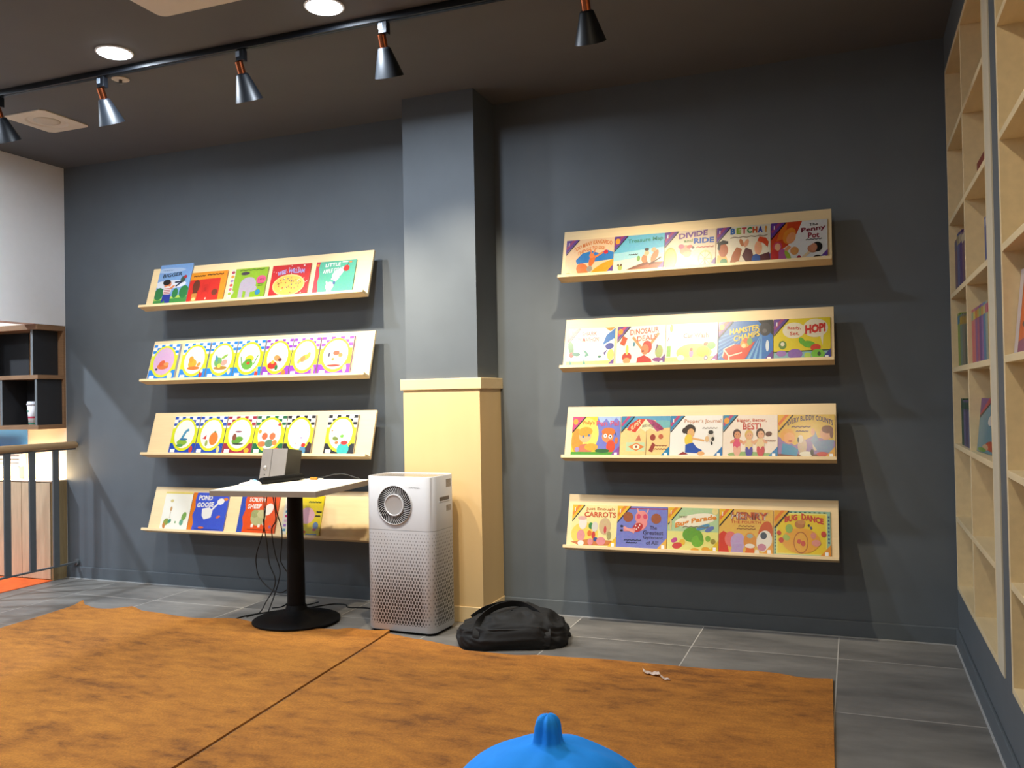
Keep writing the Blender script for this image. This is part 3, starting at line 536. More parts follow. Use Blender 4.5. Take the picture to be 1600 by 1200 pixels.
RB = [
 [((-1.371,-1.116),'#f6d8b4',r11,'picture book with an orange kangaroo before blue sky, leftmost on the top right-hand shelf'),
  ((-1.114,-.858),'#dcebd8',r12,'pale blue picture book with explorers on a brown log'),
  ((-.856,-.606),'#efdcc4',r13,'cream picture book with fairground ferris wheel and purple and blue lettering'),
  ((-.602,-.35),'#efe6d2',r14,'cream picture book with black-haired and red-haired boys under rainbow letters'),
  ((-.347,-.094),'#eceae6',r15,'white and orange picture book with dark red lettering, at right end of top shelf')],
 [((-1.370,-1.121),'#fbf7f0',r21,'pale picture book with blue bird and green fins, left end of second right-hand shelf'),
  ((-1.108,-.862),'#fdf6ee',r22,'white picture book with red-haired child raising both arms and orange lettering'),
  ((-.859,-.606),'#fffdf6',r23,'very pale picture book with yellow car scene and red lettering'),
  ((-.603,-.348),'#3e88cc',r24,'blue picture book with orange race car and yellow capital lettering'),
  ((-.345,-.091),'#ecd92c',r25,'yellow picture book with green frogs and two speech bubbles')],
 [((-1.355,-1.101),'#f6d83c',r31,'yellow and lilac picture book with two cartoon girls above green grass'),
  ((-1.097,-.849),'#f6dca0',r32,'sand-coloured picture book with a striped parasol across a blue sky'),
  ((-.847,-.593),'#fbf9f4',r33,'white picture book with kneeling girl in blue skirt and small cat'),
  ((-.591,-.337),'#fbeee0',r34,'cream picture book with three small children standing on grass under pink lettering'),
  ((-.335,-.082),'#e8c456',r35,'golden picture book with two children, cats and dog under arched purple title')],
 [((-1.365,-1.127),'#f8efb4',r41,'pale yellow picture book with white animals and orange lettering, lowest right-hand shelf'),
  ((-1.127,-.872),'#8d93d6',r42,'periwinkle picture book with upside-down pink gymnast in red dotted suit'),
  ((-.869,-.622),'#c4dcb0',r43,'pale green and yellow picture book with insects and wavy orange lettering'),
  ((-.619,-.368),'#f0c868',r44,'golden picture book with three dogs under large white outlined capitals'),
  ((-.363,-.111),'#f4d824',r45,'bright yellow picture book with red lettering and pale green border')]]
for i, row in enumerate(RB):
    for (x0, x1), bg, fn, lab in row:
        book(x0, x1, RT[i], .213, .005, bg, fn, lab, GR)

# ---- left group
GL = 'picture books on the shelves left of the column'
def l11(c):
    c.rect(0,0,1,1,'#9cc0ec'); c.ell(.3,.86,.5,.06,'#c4d8f4'); c.ell(.4,.52,.5,.1,'#eef2fa'); c.rect(0,0,1,.2,'#5aa858'); c.poly([(0,.2),(.5,.22),(1,.28),(1,.2),(0,.14)],'#c8e070'); c.ell(.12,.3,.14,.15,'#3c9458'); c.ell(.62,.3,.09,.12,'#3c9458'); c.ell(.88,.32,.14,.15,'#3c9458')
    c.ell(.34,.52,.11,.10,'#f0a474'); c.ell(.3,.57,.12,.07,'#2c2020'); c.ell(.36,.36,.12,.12,'#f4ece8'); 
    for k in range(4): c.ln([(.26,.3+.04*k),(.46,.3+.04*k)],.015,'#d0506c')
    c.ell(.5,.45,.08,.03,'#f0a474',30); c.poly([(.26,.28),(.5,.28),(.5,.04),(.38,.03),(.34,.14),(.24,.08)],'#2c48b0'); c.ell(.2,.04,.07,.03,'#e8b03c')
    c.ell(.78,.62,.07,.08,'#5a7060',-30); c.ell(.84,.68,.05,.04,'#c8404c'); c.ln([(.55,.56),(.74,.56)],.035,'#28385c'); c.ln([(.6,.46),(.76,.56)],.035,'#28385c')
    c.text('YOU ARE GETTING', .1, .4, .85, .025, '#6c8cb0', off=0); c.text('BIGGER', .14, .72, .70, .09, '#28303c', off=.02, slope=.04)
def l12(c):
    c.rect(0,0,1,1,'#f0a828'); c.poly([(0,0),(0,.76),(.84,.78),(.86,0)],'#de3824'); c.ell(.2,.56,.10,.2,'#7c4020'); c.ell(.2,.36,.07,.1,'#7c4020'); c.rect(.12,.06,.26,.34,'#d89c50'); c.ell(.19,.16,.05,.05,'#f4e0a0'); c.ell(.74,.34,.08,.1,'#8c4828'); c.ell(.52,.16,.02,.03,'#fff0e0')
    c.ln([(.38,.3),(.38,.66)],.012,'#c42c1c'); c.ln([(.56,.3),(.56,.66)],.012,'#c42c1c'); c.rect(.4,.36,.54,.6,'#d0301e'); c.rect(.44,.4,.5,.52,'#c02818')
    c.scr(.08,.4,.88,'#4c2c14',.03); c.scr(.46,.9,.9,'#4c2c14',.03)
def l13(c):
    c.rect(0,0,1,1,'#a4c838'); c.rect(0,0,.12,1,'#e8e6dc')
    for k, q in enumerate(('#c0506c','#f0a838','#b8a0cc','#e06a4c','#e87c98','#b8cc4c','#d8d8d8')): c.ell(.06,.9-.13*k,.045,.045,q)
    c.ell(.52,.5,.22,.22,'#c4bccc'); c.rect(.3,.06,.42,.5,'#c4bccc'); c.rect(.5,.1,.62,.4,'#c4bccc'); c.ell(.66,.36,.12,.1,'#c4bccc'); c.ell(.4,.84,.12,.05,'#5c4c60'); c.ell(.86,.62,.13,.13,'#e8709c'); c.ell(.82,.24,.07,.08,'#3c9ccc'); c.ell(.14,.28,.03,.06,'#d8d4d8')
    c.scr(.8,.94,.5,'#3c3c3c'); c.scr(.8,.92,.44,'#3c3c3c'); c.scr(.24,.9,.94,'#6c8c2c',.03); c.text("Let's", .78, .94, .6, .08, '#7c2c5c', off=.01)
def l14(c):
    c.rect(0,0,1,1,'#d8343a'); random.seed(3)
    for k in range(46):
        u, v = random.uniform(.04,.96), random.uniform(.04,.96); c.ell(u, v, .013, .014, '#f6e4e0', n=8)
    c.ell(.5,.38,.42,.32,'#f8e4a4'); c.ell(.5,.38,.39,.29,'#f2d06c')
    for k in range(34):
        a, q = random.uniform(0,6.28), random.uniform(0,1)**.5; c.ell(.5+.34*q*math.cos(a), .38+.24*q*math.sin(a), .016, .022, random.choice(['#c87c58','#e89c78','#a8845c','#d8604c','#f4e8c4','#8c7890']), n=8)
    c.text('WEE', .16, .38, .70, .13, '#bcb8ec', off=.04, slope=.06); c.text('WILLIAM', .43, .86, .73, .13, '#bcb8ec', off=.04, slope=-.04)
def l15(c):
    c.rect(0,0,1,1,'#70c4ac'); c.poly([(0,0),(0,1),(.10,1),(.08,.8),(.12,.6),(.09,.4),(.13,.2),(.12,0)],'#d8485c'); c.ell(.05,.9,.03,.04,'#e8a838')
    c.ell(.58,.62,.10,.16,'#fbf9f4',-45); c.poly([(.5,.48),(.58,.58),(.64,.5),(.5,.3)],'#fbf9f4'); c.ell(.42,.26,.10,.12,'#fbf9f4'); c.rect(.36,.04,.4,.22,'#fbf9f4'); c.rect(.44,.04,.48,.22,'#fbf9f4'); c.ell(.34,.36,.02,.06,'#fbf9f4',20); c.rect(.5,.3,.55,.4,'#5868b0'); c.ell(.5,.5,.03,.08,'#fbf9f4',-50); c.ell(.42,.03,.16,.012,'#3c7c6c')
    c.ell(.78,.76,.075,.09,'#e83424'); c.ln([(.79,.84),(.82,.92)],.015,'#3c6c34'); c.ell(.86,.94,.04,.03,'#d8a468'); c.scr(.66,.8,.95,'#f4f8f4',.02)
    c.text('LITTLE', .24, .62, .84, .10, '#fbfaf6', off=.02, slope=.02); c.text('APPLE GOAT', .20, .72, .66, .12, '#fbfaf6', off=.02, slope=.06)
LB1 = [((-4.071,-3.815),.285,l11,'#9cc0ec','tall light blue picture book with running boy in striped shirt, taller than its neighbours'),
       ((-3.81,-3.535),.214,l12,'#f0a828','orange picture book with a large red panel'),
       ((-3.506,-3.237),.214,l13,'#a4c838','lime green picture book with grey elephant on the top left-hand shelf'),
       ((-3.205,-2.937),.214,l14,'#d8343a','red picture book with white dots and a yellow oval picture'),
       ((-2.899,-2.632),.214,l15,'#70c4ac','turquoise picture book with white goat and red apple')]
for (x0,x1), h, fn, bg, lab in LB1: book(x0, x1, LT[0], h, .008, bg, fn, lab, GL)

def adv(main, art, t1='', t2='', tc='#4c6c4c', inner='#fdfcf4'):
    def fn(c):
        c.rect(0,0,1,1,'#fbfbf6'); n = 7
        for r in range(4):
            for k in range(n):
                if (k+r) % 2 == 0 or r == 0 and False: c.rect(k/n+.006, .912-.085*r, (k+1)/n-.006, .985-.085*r, main)
        c.rect(0,.28,1,.68,'#eaf204'); c.rect(0,0,1,.28,main)
        c.ell(.5,.51,.46,.44,'#eaf204'); c.ell(.5,.51,.42,.405,'#efe838'); c.ell(.5,.52,.39,.375,inner); c.rect(.06,.04,.24,.13,'#fdfdfa')
        art(c)
        if t1: c.text(t1, .34, .66, .74, .05, tc, off=.01)
        if t2: c.text(t2, .28, .72, .665, .05, tc, off=.01)
    return fn
def a_orange(c): c.ell(.5,.38,.22,.09,'#e88c3c'); c.ell(.45,.46,.12,.08,'#e87840',20); c.ell(.62,.44,.1,.05,'#f0b068'); c.ell(.28,.3,.05,.03,'#30406c'); c.ell(.84,.12,.1,.09,'#f6ecc8')
def a_lion(c): c.ell(.45,.42,.16,.13,'#f2c030'); c.ell(.38,.54,.09,.09,'#f2b028'); c.ell(.52,.3,.24,.05,'#e8902c'); c.ell(.7,.4,.08,.05,'#e8b050',25); c.ell(.84,.14,.06,.1,'#c8404c'); c.ell(.86,.22,.05,.05,'#f4ecd8')
def a_dragon(c): c.ell(.38,.44,.15,.13,'#88c078'); c.ell(.3,.54,.05,.09,'#60a8c0',20); c.ell(.6,.58,.13,.04,'#a8cc60',25); c.ell(.62,.42,.12,.08,'#e8b8a8',15); c.ell(.5,.28,.26,.05,'#c8a040'); c.ell(.45,.34,.07,.06,'#f2e468'); c.ell(.86,.18,.06,.08,'#f4dcc8')
def a_frog(c): c.ell(.48,.34,.2,.13,'#7cc050'); c.ell(.52,.5,.16,.09,'#e8d83c'); c.ell(.5,.43,.13,.07,'#6cb040'); c.ell(.5,.38,.06,.04,'#e0502c'); c.ln([(.28,.32),(.2,.56)],.03,'#6cb040'); c.ln([(.7,.34),(.82,.58)],.03,'#6cb040'); c.ell(.86,.1,.06,.08,'#d8503c'); c.ell(.86,.2,.04,.05,'#f0c8a0')
def a_car(c): c.ell(.36,.3,.18,.10,'#dc3c24'); c.ell(.52,.24,.06,.07,'#3c8c48'); c.ell(.5,.48,.13,.08,'#e8a468',-15); c.ell(.62,.44,.07,.05,'#7c4c34'); c.ell(.36,.38,.07,.05,'#f0c050'); c.ell(.82,.1,.08,.08,'#e8903c')
def a_yel(c): c.ell(.5,.46,.22,.08,'#ecd840',18); c.ell(.45,.44,.1,.08,'#d8a060',18); c.ell(.66,.55,.06,.06,'#e8c850'); c.ell(.3,.36,.05,.05,'#dcd860'); c.ell(.88,.14,.05,.1,'#f2dc90')
def a_hut(c): c.ell(.5,.34,.22,.10,'#f4f0dc'); c.ell(.52,.56,.10,.06,'#e07040'); c.ell(.66,.5,.07,.05,'#e8a050'); c.ell(.3,.52,.03,.06,'#50405c'); c.ell(.48,.24,.22,.03,'#c84c30'); c.ell(.44,.4,.04,.04,'#a8a458'); c.ell(.84,.16,.06,.10,'#e8e0b0')
def a_dino(c): c.ln([(.42,.38),(.55,.6),(.66,.64)],.07,'#58a8c8'); c.ell(.46,.3,.2,.08,'#a8cc4c'); c.ell(.4,.22,.14,.04,'#78b468'); c.ell(.5,.38,.16,.03,'#3c8cb8'); c.ell(.86,.12,.07,.09,'#d85848')
def a_pump(c): c.ell(.62,.4,.16,.17,'#f09838',-15); c.ell(.64,.58,.04,.02,'#58903c'); c.poly([(.2,.4),(.34,.5),(.34,.38)],'#e04c38'); c.ell(.38,.28,.05,.08,'#b8c868'); c.ell(.86,.12,.06,.09,'#f0e0a0')
def a_green(c): c.ell(.46,.36,.2,.09,'#78b43c',10); c.ell(.34,.44,.07,.09,'#a05c38'); c.ell(.5,.26,.2,.02,'#404434'); c.ell(.46,.58,.12,.02,'#a04c68'); c.ell(.84,.1,.09,.06,'#f0c030')
def a_anim(c): c.ell(.36,.46,.1,.09,'#e0804c'); c.ell(.62,.46,.1,.09,'#e08c58'); c.ell(.3,.26,.14,.07,'#e89454'); c.ell(.54,.28,.14,.1,'#78a084'); c.ell(.72,.3,.08,.07,'#e8a058'); c.ell(.18,.58,.05,.05,'#e0b83c'); c.ell(.8,.76,.06,.04,'#c85c3c'); c.ell(.82,.1,.12,.07,'#e0802c')
def a_red(c): c.ell(.7,.1,.12,.12,'#6ca0c4'); c.ell(.72,.24,.08,.05,'#d84030'); c.ell(.6,.42,.015,.03,'#a06cc0'); c.ell(.44,.28,.012,.03,'#d07080'); c.ell(.82,.6,.012,.03,'#58a0b8'); c.ell(.92,.2,.07,.12,'#5c2c2c')
def a_teal(c): c.ell(.64,.14,.2,.16,'#4cc4c4'); c.ell(.66,.3,.12,.05,'#d84030'); c.ell(.34,.4,.10,.05,'#8c9c4c',-10); c.ell(.4,.3,.06,.04,'#c88c44'); c.ell(.56,.46,.07,.04,'#8ccc58'); c.ell(.68,.42,.08,.07,'#f2f0e4'); c.ell(.2,.6,.03,.02,'#c08c50')
BL, PU = '#1c9cf0', '#a44cc8'
L2 = [((-4.114,-3.909),BL,a_orange,'','','#7c88d0','#e8c4e4','blue checkered board book with orange long creature on lilac oval, left end of its shelf'),
      ((-3.872,-3.673),BL,a_lion,'AT','ODDS?','#a0482c','#fdfcf4','blue checkered board book with yellow lion in white oval'),
      ((-3.662,-3.469),BL,a_dragon,'','LIFT','#70b8d8','#fdfcf4','blue checkered board book with green and pink dragon in white oval'),
      ((-3.462,-3.265),BL,a_frog,'FROG','PRINCE','#5c9c74','#fdfcf4','blue checkered board book with green frog raising its arms'),
      ((-3.254,-3.067),PU,a_car,'ROUND','MOTION','#5c7c58','#fdfcf4','purple checkered board book with red car in white oval'),
      ((-3.061,-2.879),PU,a_yel,'SPACE','SHAPES','#a0a068','#fdfcf4','purple checkered board book with flying yellow creature'),
      ((-2.868,-2.655),PU,a_hut,'','MAZE','#e4d890','#fdfcf4','purple checkered board book with white animal and red roof, right end of its shelf')]
L3 = [((-3.954,-3.759),'#2462c8',a_dino,'','TERMS','#8cb48c','#fdfcf4','blue checkered board book with blue long-necked creature, left end of third shelf'),
      ((-3.752,-3.552),'#2462c8',a_pump,'','FRUIT','#c8a850','#fdfcf4','blue checkered board book with orange pumpkin and red slice'),
      ((-3.545,-3.337),'#b83050',a_green,'UP THE','SKY','#986c50','#fdfcf4','crimson checkered board book with green vehicle in white oval'),
      ((-3.331,-3.120),'#10804c',a_anim,'','ALL IN','#70a870','#fdfcf4','green checkered board book with crowd of orange animals'),
      ((-3.113,-2.922),'#2c2020',a_red,'MATH','MADN!','#dc3c30','#fdfcf4','black checkered board book with red lettering beside the gap'),
      ((-2.833,-2.637),'#241c1c',a_teal,'','','#dce490','#fdfcf4','black checkered board book with turquoise figure, alone at right end of third shelf')]
for lst, zt in ((L2, LT[1]), (L3, LT[2])):
    for (x0,x1), main, art, t1, t2, tc, inner, lab in lst:
        book(x0, x1, zt, .240, .014, main, adv(main, art, t1, t2, tc, inner), lab, GL, side=main)
def l41(c):
    c.rect(0,0,1,1,'#fdfbf0'); c.rect(0,.95,1,1,'#f4e490'); c.ell(.2,.2,.10,.09,'#a8b45c',30); c.ell(.14,.1,.05,.08,'#d89c50',20); c.ell(.32,.22,.07,.05,'#5ca888',40); c.ell(.3,.55,.04,.06,'#dcb478'); c.ell(.28,.76,.06,.04,'#e8d8a0'); c.ell(.82,.36,.08,.12,'#94bc68',-20); c.ell(.76,.2,.07,.08,'#84bca0'); c.ell(.54,.2,.03,.03,'#9cc08c'); c.ln([(.3,.6),(.3,.3)],.012,'#d8b890')
def l42(c):
    c.rect(0,0,1,1,'#5a74e0'); c.poly([(0,0),(0,1),(.12,1),(.09,.8),(.13,.6),(.08,.4),(.14,.2),(.12,0)],'#f0982c'); c.poly([(.32,.58),(.52,.62),(.62,.54),(.6,.36),(.42,.3),(.34,.4)],'#fbf9f6'); c.ln([(.56,.52),(.78,.78)],.05,'#fbf9f6'); c.ell(.8,.78,.10,.08,'#fbf9f6',20); c.ell(.93,.84,.06,.04,'#f09c40'); c.ell(.8,.38,.06,.03,'#e88858',25); c.ell(.38,.09,.08,.03,'#e88858'); c.ln([(.2,.05),(.9,.05)],.012,'#2c3c8c')
    c.text('POND', .18, .56, .80, .13, '#fbf9f6', off=.04); c.text('GOOSE', .16, .62, .62, .13, '#fbf9f6', off=.04, slope=.03)
def l43(c):
    c.rect(0,0,1,1,'#ee6c24'); c.poly([(0,0),(0,1),(.14,1),(.11,.8),(.15,.6),(.10,.4),(.15,.2),(.14,0)],'#4c6cc8'); c.ell(.52,.40,.2,.2,'#c8c898'); c.ell(.42,.5,.1,.1,'#b4b884'); c.ell(.6,.5,.12,.1,'#d4d0a0'); c.ell(.76,.62,.11,.16,'#fbf6ee',-25); c.rect(.36,.16,.42,.24,'#fbf6ee'); c.rect(.54,.16,.6,.24,'#fbf6ee'); c.rect(.66,.22,.71,.3,'#fbf6ee'); c.ell(.86,.18,.035,.04,'#a878a8'); c.ln([(.28,.1),(.86,.1)],.012,'#8c3c14')
    c.text('SCRUFFY', .22, .66, .80, .11, '#fbf6ee', off=.03); c.text('SHEEP', .2, .56, .63, .12, '#fbf6ee', off=.03, slope=.02)
def l44(c):
    c.rect(0,0,1,1,'#ecdc24'); c.rect(0,0,.16,1,'#f4f0e0')
    for k, q in enumerate(('#6c7cd0','#e86c4c','#d8a8cc','#58a8c8','#e0508c','#e8c0d8','#b888d0','#68b0cc')): c.rect(.05,.9-.115*k,.12,.96-.115*k,q)
    c.ell(.4,.34,.12,.06,'#e04c24'); c.ell(.62,.5,.2,.2,'#ecc0cc'); c.ell(.88,.26,.07,.09,'#88a8dc'); c.ell(.86,.16,.05,.03,'#d85888'); c.ell(.62,.1,.03,.03,'#e0602c'); c.rect(.66,.03,.94,.06,'#7c9cc8'); c.scr(.62,.94,.84,'#788030',.03); c.scr(.86,.98,.6,'#484830',.03); c.scr(.84,.96,.5,'#484830',.03); c.ell(.36,.05,.1,.04,'#88a0c8')
for (x0,x1), fn, bg, lab in (((-4.037,-3.826),l41,'#fdfbf0','cream white picture book with faint green plants, left end of lowest left-hand shelf'),
      ((-3.823,-3.552),l42,'#5a74e0','blue picture book with white goose and orange spine strip'),
      ((-3.454,-3.182),l43,'#ee6c24','orange picture book with shaggy white sheep behind the hanging cables'),
      ((-3.139,-2.874),l44,'#ecdc24','yellow picture book with pink round shape behind the table pole')):
    book(x0, x1, LT[3], .236, .008, bg, fn, lab, GL)

# ------------------------------------------------------------------ built-in bookcases in the right wall
SH = [2.245, 1.905, 1.573, 1.243, .903, .573]
def bookcase(ya, yb, divs, name_label, stile_near):
    r = empty('built_in_bookcase', (XR+.15, (ya+yb)/2, ZB0)); tag(r, name_label, 'bookcase', 'built-in bookcases in the right wall')
    ox, oy, oz = XR+.15, (ya+yb)/2, ZB0
    def b(name, x0, x1, y0, y1, z0, z1, m, bev=.001): return bx(x0-ox, x1-ox, y0-oy, y1-oy, z0-oz, z1-oz).build(name, m, r, bevel=bev)
    T = .022; D = XR+.32; F = XR-.004
    b('back_board', D, D+.008, yb+.001, ya-.001, ZB0+.001, ZB1-.001, M_CASE)
    b('side_panel', F, D, ya-T, ya-.001, ZB0+.001, ZB1-.001, M_CASE)
    if stile_near:
        b('side_panel', F, D, yb+.12, yb+.12+T, ZB0+.001, ZB1-.001, M_CASE); b('stile', F-.001, XR+.05, yb+.001, yb+.12, ZB0+.001, ZB1-.001, M_STILE); yb2 = yb+.12+T
    else: b('side_panel', F, D, yb+.001, yb+T, ZB0+.001, ZB1-.001, M_CASE); yb2 = yb+T
    b('bottom_board', F, D, yb2, ya-T, ZB0+.001, ZB0+T, M_CASE); b('top_board', F, D, yb2, ya-T, ZB1-T, ZB1-.001, M_CASE)
    edges = [ya-T]+divs+[yb2]
    for d in divs: b('divider', F+.001, D, d-T/2, d+T/2, ZB0+T, ZB1-T, M_CASE)
    for i in range(len(edges)-1):
        a, c2 = edges[i]-(T/2 if i else 0), edges[i+1]+(T/2 if i < len(edges)-2 else 0)
        for z in SH: b('shelf', F+.001, D, c2, a, z, z+T, M_CASE)
bookcase(Y1, Y2, [-.63], 'pale birch built-in bookcase in right wall, next to the room corner', True)
bookcase(Y3, Y4, [-2.16], 'pale birch built-in bookcase in right wall, nearest the camera', False)

# books standing in the right wall, spine towards the room (-x)
T = .022
def spine_book(y, th, z, h, d, col, col2, label, x=XR+.01, lean=0):
    r = empty('book', (x+d/2, y, z), (lean, 0, 0)); tag(r, label, 'book', 'books standing in the built-in bookcases')
    MB().box(-d/2, d/2, -th/2, -th/2+.0012, 0, h, srgb(col)).box(-d/2, d/2, th/2-.0012, th/2, 0, h, srgb(col)).box(-d/2-.001, -d/2+.001, -th/2, th/2, 0, h, srgb(col)).build('cover', M_INK, r)
    MB().box(-d/2+.0012, d/2-.002, -th/2+.0013, th/2-.0013, .001, h-.001, srgb('#e9e2d0')).build('pages', M_INK, r)
    if col2:
        MB().box(-d/2-.0014, -d/2-.001, -th/2+.0005, th/2-.0005, h*.8, h*.95, srgb(col2)).build('spine_label', M_INK, r)
    return r
def row(y0, y1, z, specs, where):
    n = len(specs); p = (y1-y0)/n
    for i, (col, c2, h, name) in enumerate(specs):
        spine_book(y0+p*(i+.5), abs(p)-.0015, z+T+.001, h, .19, col, c2, f'{name} {where}', x=XR+.012)
row(-.13, -.49, 1.573, [('#8d6b86','#5a6a9c',.225,'tall mauve book'),('#7d84b4','#c8b88a',.24,'tall blue-grey book'),('#7a5c9c','#e0d0b0',.235,'tall violet book'),('#9c7a8c','#f0e0c0',.22,'tall dusty pink book')], 'in the corner bookcase at shoulder height')
row(-1.06, -1.19, 1.573, [('#8d93c0','#c8c8e0',.16,'periwinkle book'),('#a8a4c8','#f0e8f8',.155,'pale lilac book')], 'alone beside the stile of the corner bookcase')
row(-.17, -.50, 1.243, [('#b8cf5a','#2fa0c0',.23,'lime spotted ring-bound book'),('#9ab0a0','#e0c030',.22,'grey-green book'),('#a8a08c','#d0b050',.215,'taupe book'),('#8a8c74','#c8a848',.21,'olive book')], 'beside the room corner')
row(-.65, -1.19, 1.243, [('#e2707c','#9cc0a8',.205,'rose spine storybook'),('#e88a94','#f0e070',.205,'pink spine storybook'),('#b78ab8','#f0a060',.205,'mauve spine storybook'),('#d88a9c','#e8c860',.205,'dusty rose spine storybook'),('#a07cb4','#c0d090',.205,'violet spine storybook'),('#c09ac8','#f0c070',.205,'lilac spine storybook'),('#8ab0d0','#f0e0a0',.205,'sky blue spine storybook'),('#c8d0c0','#e090a0',.205,'pale grey spine storybook'),('#f0d89c','#e86a8c',.205,'cream spine storybook'),('#e89a6c','#f0d060',.205,'orange spine storybook')], 'in the row above the face-out book')
row(-.22, -.60, .903, [('#4d7a5c','#3c6c4c',.20,'dark green book'),('#8a84a8','#4d7a5c',.195,'grey violet book'),('#7a6a8c','#4a6c58',.195,'plum grey book'),('#8c90b0','#4d7a5c',.195,'lavender grey book'),('#6ca0c8','#3c6c8c',.20,'steel blue book')], 'left of the face-out book with purple corner')
# face-out book on the .903 shelf
r = empty('picture_book', (XR+.030, -.822, .903+T+.002), (rad(90-6), 0, rad(-86))); tag(r, 'grey-blue face-out picture book with purple corner and orange animal in corner bookcase', 'book', 'books standing in the built-in bookcases')
cv = Cover(.35, .205)
MB().box(-.175, .175, 0, .205, -.006, 0, srgb('#8ab0b8')).build('cover', M_INK, r)
cv.rect(0,0,1,1,'#86adb8'); cv.poly([(0,1),(.5,1),(0,.66)],'#84489c'); cv.poly([(0,.7),(.05,.66),(.6,1),(.4,1)],'#c43c5c'); cv.ln([(0,.64),(.62,1)],.05,'#1c1820')
cv.ell(.62,.62,.2,.1,'#efe8dc',20); cv.ell(.75,.5,.14,.12,'#cf8a58'); cv.ell(.7,.14,.3,.09,'#d0663c'); cv.ell(.4,.1,.14,.06,'#e8c49c'); cv.ell(.25,.05,.2,.04,'#7cb04c')
cv.art.build('cover_picture', M_INK, r)
# small red book lying on upper shelf
r = empty('book', (XR+.09, -1.06, 1.905+T+.001)); tag(r, 'small brick red book lying flat high in the corner bookcase', 'book', 'books standing in the built-in bookcases')
MB().box(-.08, .08, -.13, .13, 0, .003, srgb('#b0604c')).box(-.08, .08, -.13, .13, .045, .048, srgb('#b0604c')).box(-.081, -.077, -.13, .13, 0, .048, srgb('#b0604c')).build('cover', M_INK, r); MB().box(-.0765, .078, -.127, .127, .0031, .0449, srgb('#e9dccb')).build('pages', M_INK, r)
# orange face-out book in second case
r = empty('picture_book', (XR+.035, -1.665, 1.243+T+.002), (rad(90-6), 0, rad(-84))); tag(r, 'large orange face-out picture book with purple foot in nearest bookcase', 'book', 'books standing in the built-in bookcases')
MB().box(-.14, .14, 0, .25, -.006, 0, srgb('#e8781e')).build('cover', M_INK, r); MB().box(-.14, -.105, 0, .25, .0002, .0008, srgb('#e8dcdc')).build('spine_strip', M_INK, r)
cv = Cover(.28, .25); cv.rect(.14,0,1,1,'#ee7a1c'); cv.poly([(.14,0),(1,0),(1,.3),(.14,.14)],'#a03c84'); cv.ell(.42,.34,.2,.05,'#5a5a5c'); cv.ell(.5,.88,.22,.06,'#7c9c3c'); cv.ell(.75,.5,.16,.18,'#f4b060')
o = cv.art.build('cover_picture', M_INK, r); o.location = (0, 0, .001)

# ------------------------------------------------------------------ rugs
def interp(tab, x):
    if x <= tab[0][0]: return tab[0][1]
    for (a, b), (c2, d) in zip(tab[:-1], tab[1:]):
        if x <= c2:
            t = (x-a)/(c2-a); t = t*t*(3-2*t); return b+(d-b)*t
    return tab[-1][1]
def rug(name, back, left, right, yfront, label, nx=110, ny=60, th=.009, lifts=()):
    mb = MB(); top = []
    for j in range(ny+1):
        for i in range(nx+1):
            s = i/nx; tj = j/ny
            # back edge y at this column
            xb = left(-.6)+(right(-.6)-left(-.6))*s
            y = interp(back, xb); y = y+(yfront-y)*tj
            x = left(y)+(right(y)-left(y))*s
            z = th+.0022*noise.noise(Vector((x*2.2, y*4, 3)))+.0012*noise.noise(Vector((x*9, y*12, 1)))
            for lx, ly, lr, lh in lifts:
                d = math.hypot(x-lx, (y-ly)); z += lh*max(0, 1-d/lr)**2
            top.append((x, y, z))
    W = nx+1; n = len(top); fs = []
    for j in range(ny):
        for i in range(nx): fs.append((j*W+i+1, j*W+i, (j+1)*W+i, (j+1)*W+i+1))
    loop = [i for i in range(W)]+[j*W+nx for j in range(1, ny+1)]+[ny*W+i for i in range(nx-1, -1, -1)]+[j*W for j in range(ny-1, 0, -1)]
    bot = [(top[i][0], top[i][1], .0003) for i in loop]; m = len(loop)
    for k in range(m): fs.append((loop[k], loop[(k+1) % m], n+(k+1) % m, n+k))
    fs.append(tuple(n+k for k in reversed(range(m))))
    mb.add(top+bot, fs); o = mb.build(name, M_RUG, smooth=False); smooth_angle(o, 50)
    tag(o, label, 'rug', 'rust orange rugs laid side by side'); return o
rug('rug', [(-4.242,-.574),(-4.17,-.62),(-4.046,-.655),(-3.84,-.600),(-3.72,-.632),(-3.35,-.672),(-3.10,-.618),(-2.95,-.65),(-2.70,-.69),(-2.475,-.645),(-2.41,-.600),(-2.30,-.604),(-2.19,-.590)],
    lambda y: -4.235+.10*(-y-.6), lambda y: -2.187+.085*(-y-.6), -4.3, 'large rust orange rug under the table foot, left of the seam', lifts=((-4.24,-.574,.12,.018),(-3.84,-.6,.14,.012),(-2.19,-.59,.08,.006)))
rug('rug', [(-2.18,-.638),(-1.99,-.680),(-1.76,-.735),(-1.70,-.782),(-1.47,-.785),(-1.32,-.745),(-1.0,-.720),(-.70,-.722),(-.35,-.690),(-.21,-.718),(-.10,-.697)],
    lambda y: -2.172+.085*(-y-.6), lambda y: -.104+.026*(-y-.6), -4.3, 'large rust orange rug in front of the black bag, right of the seam')

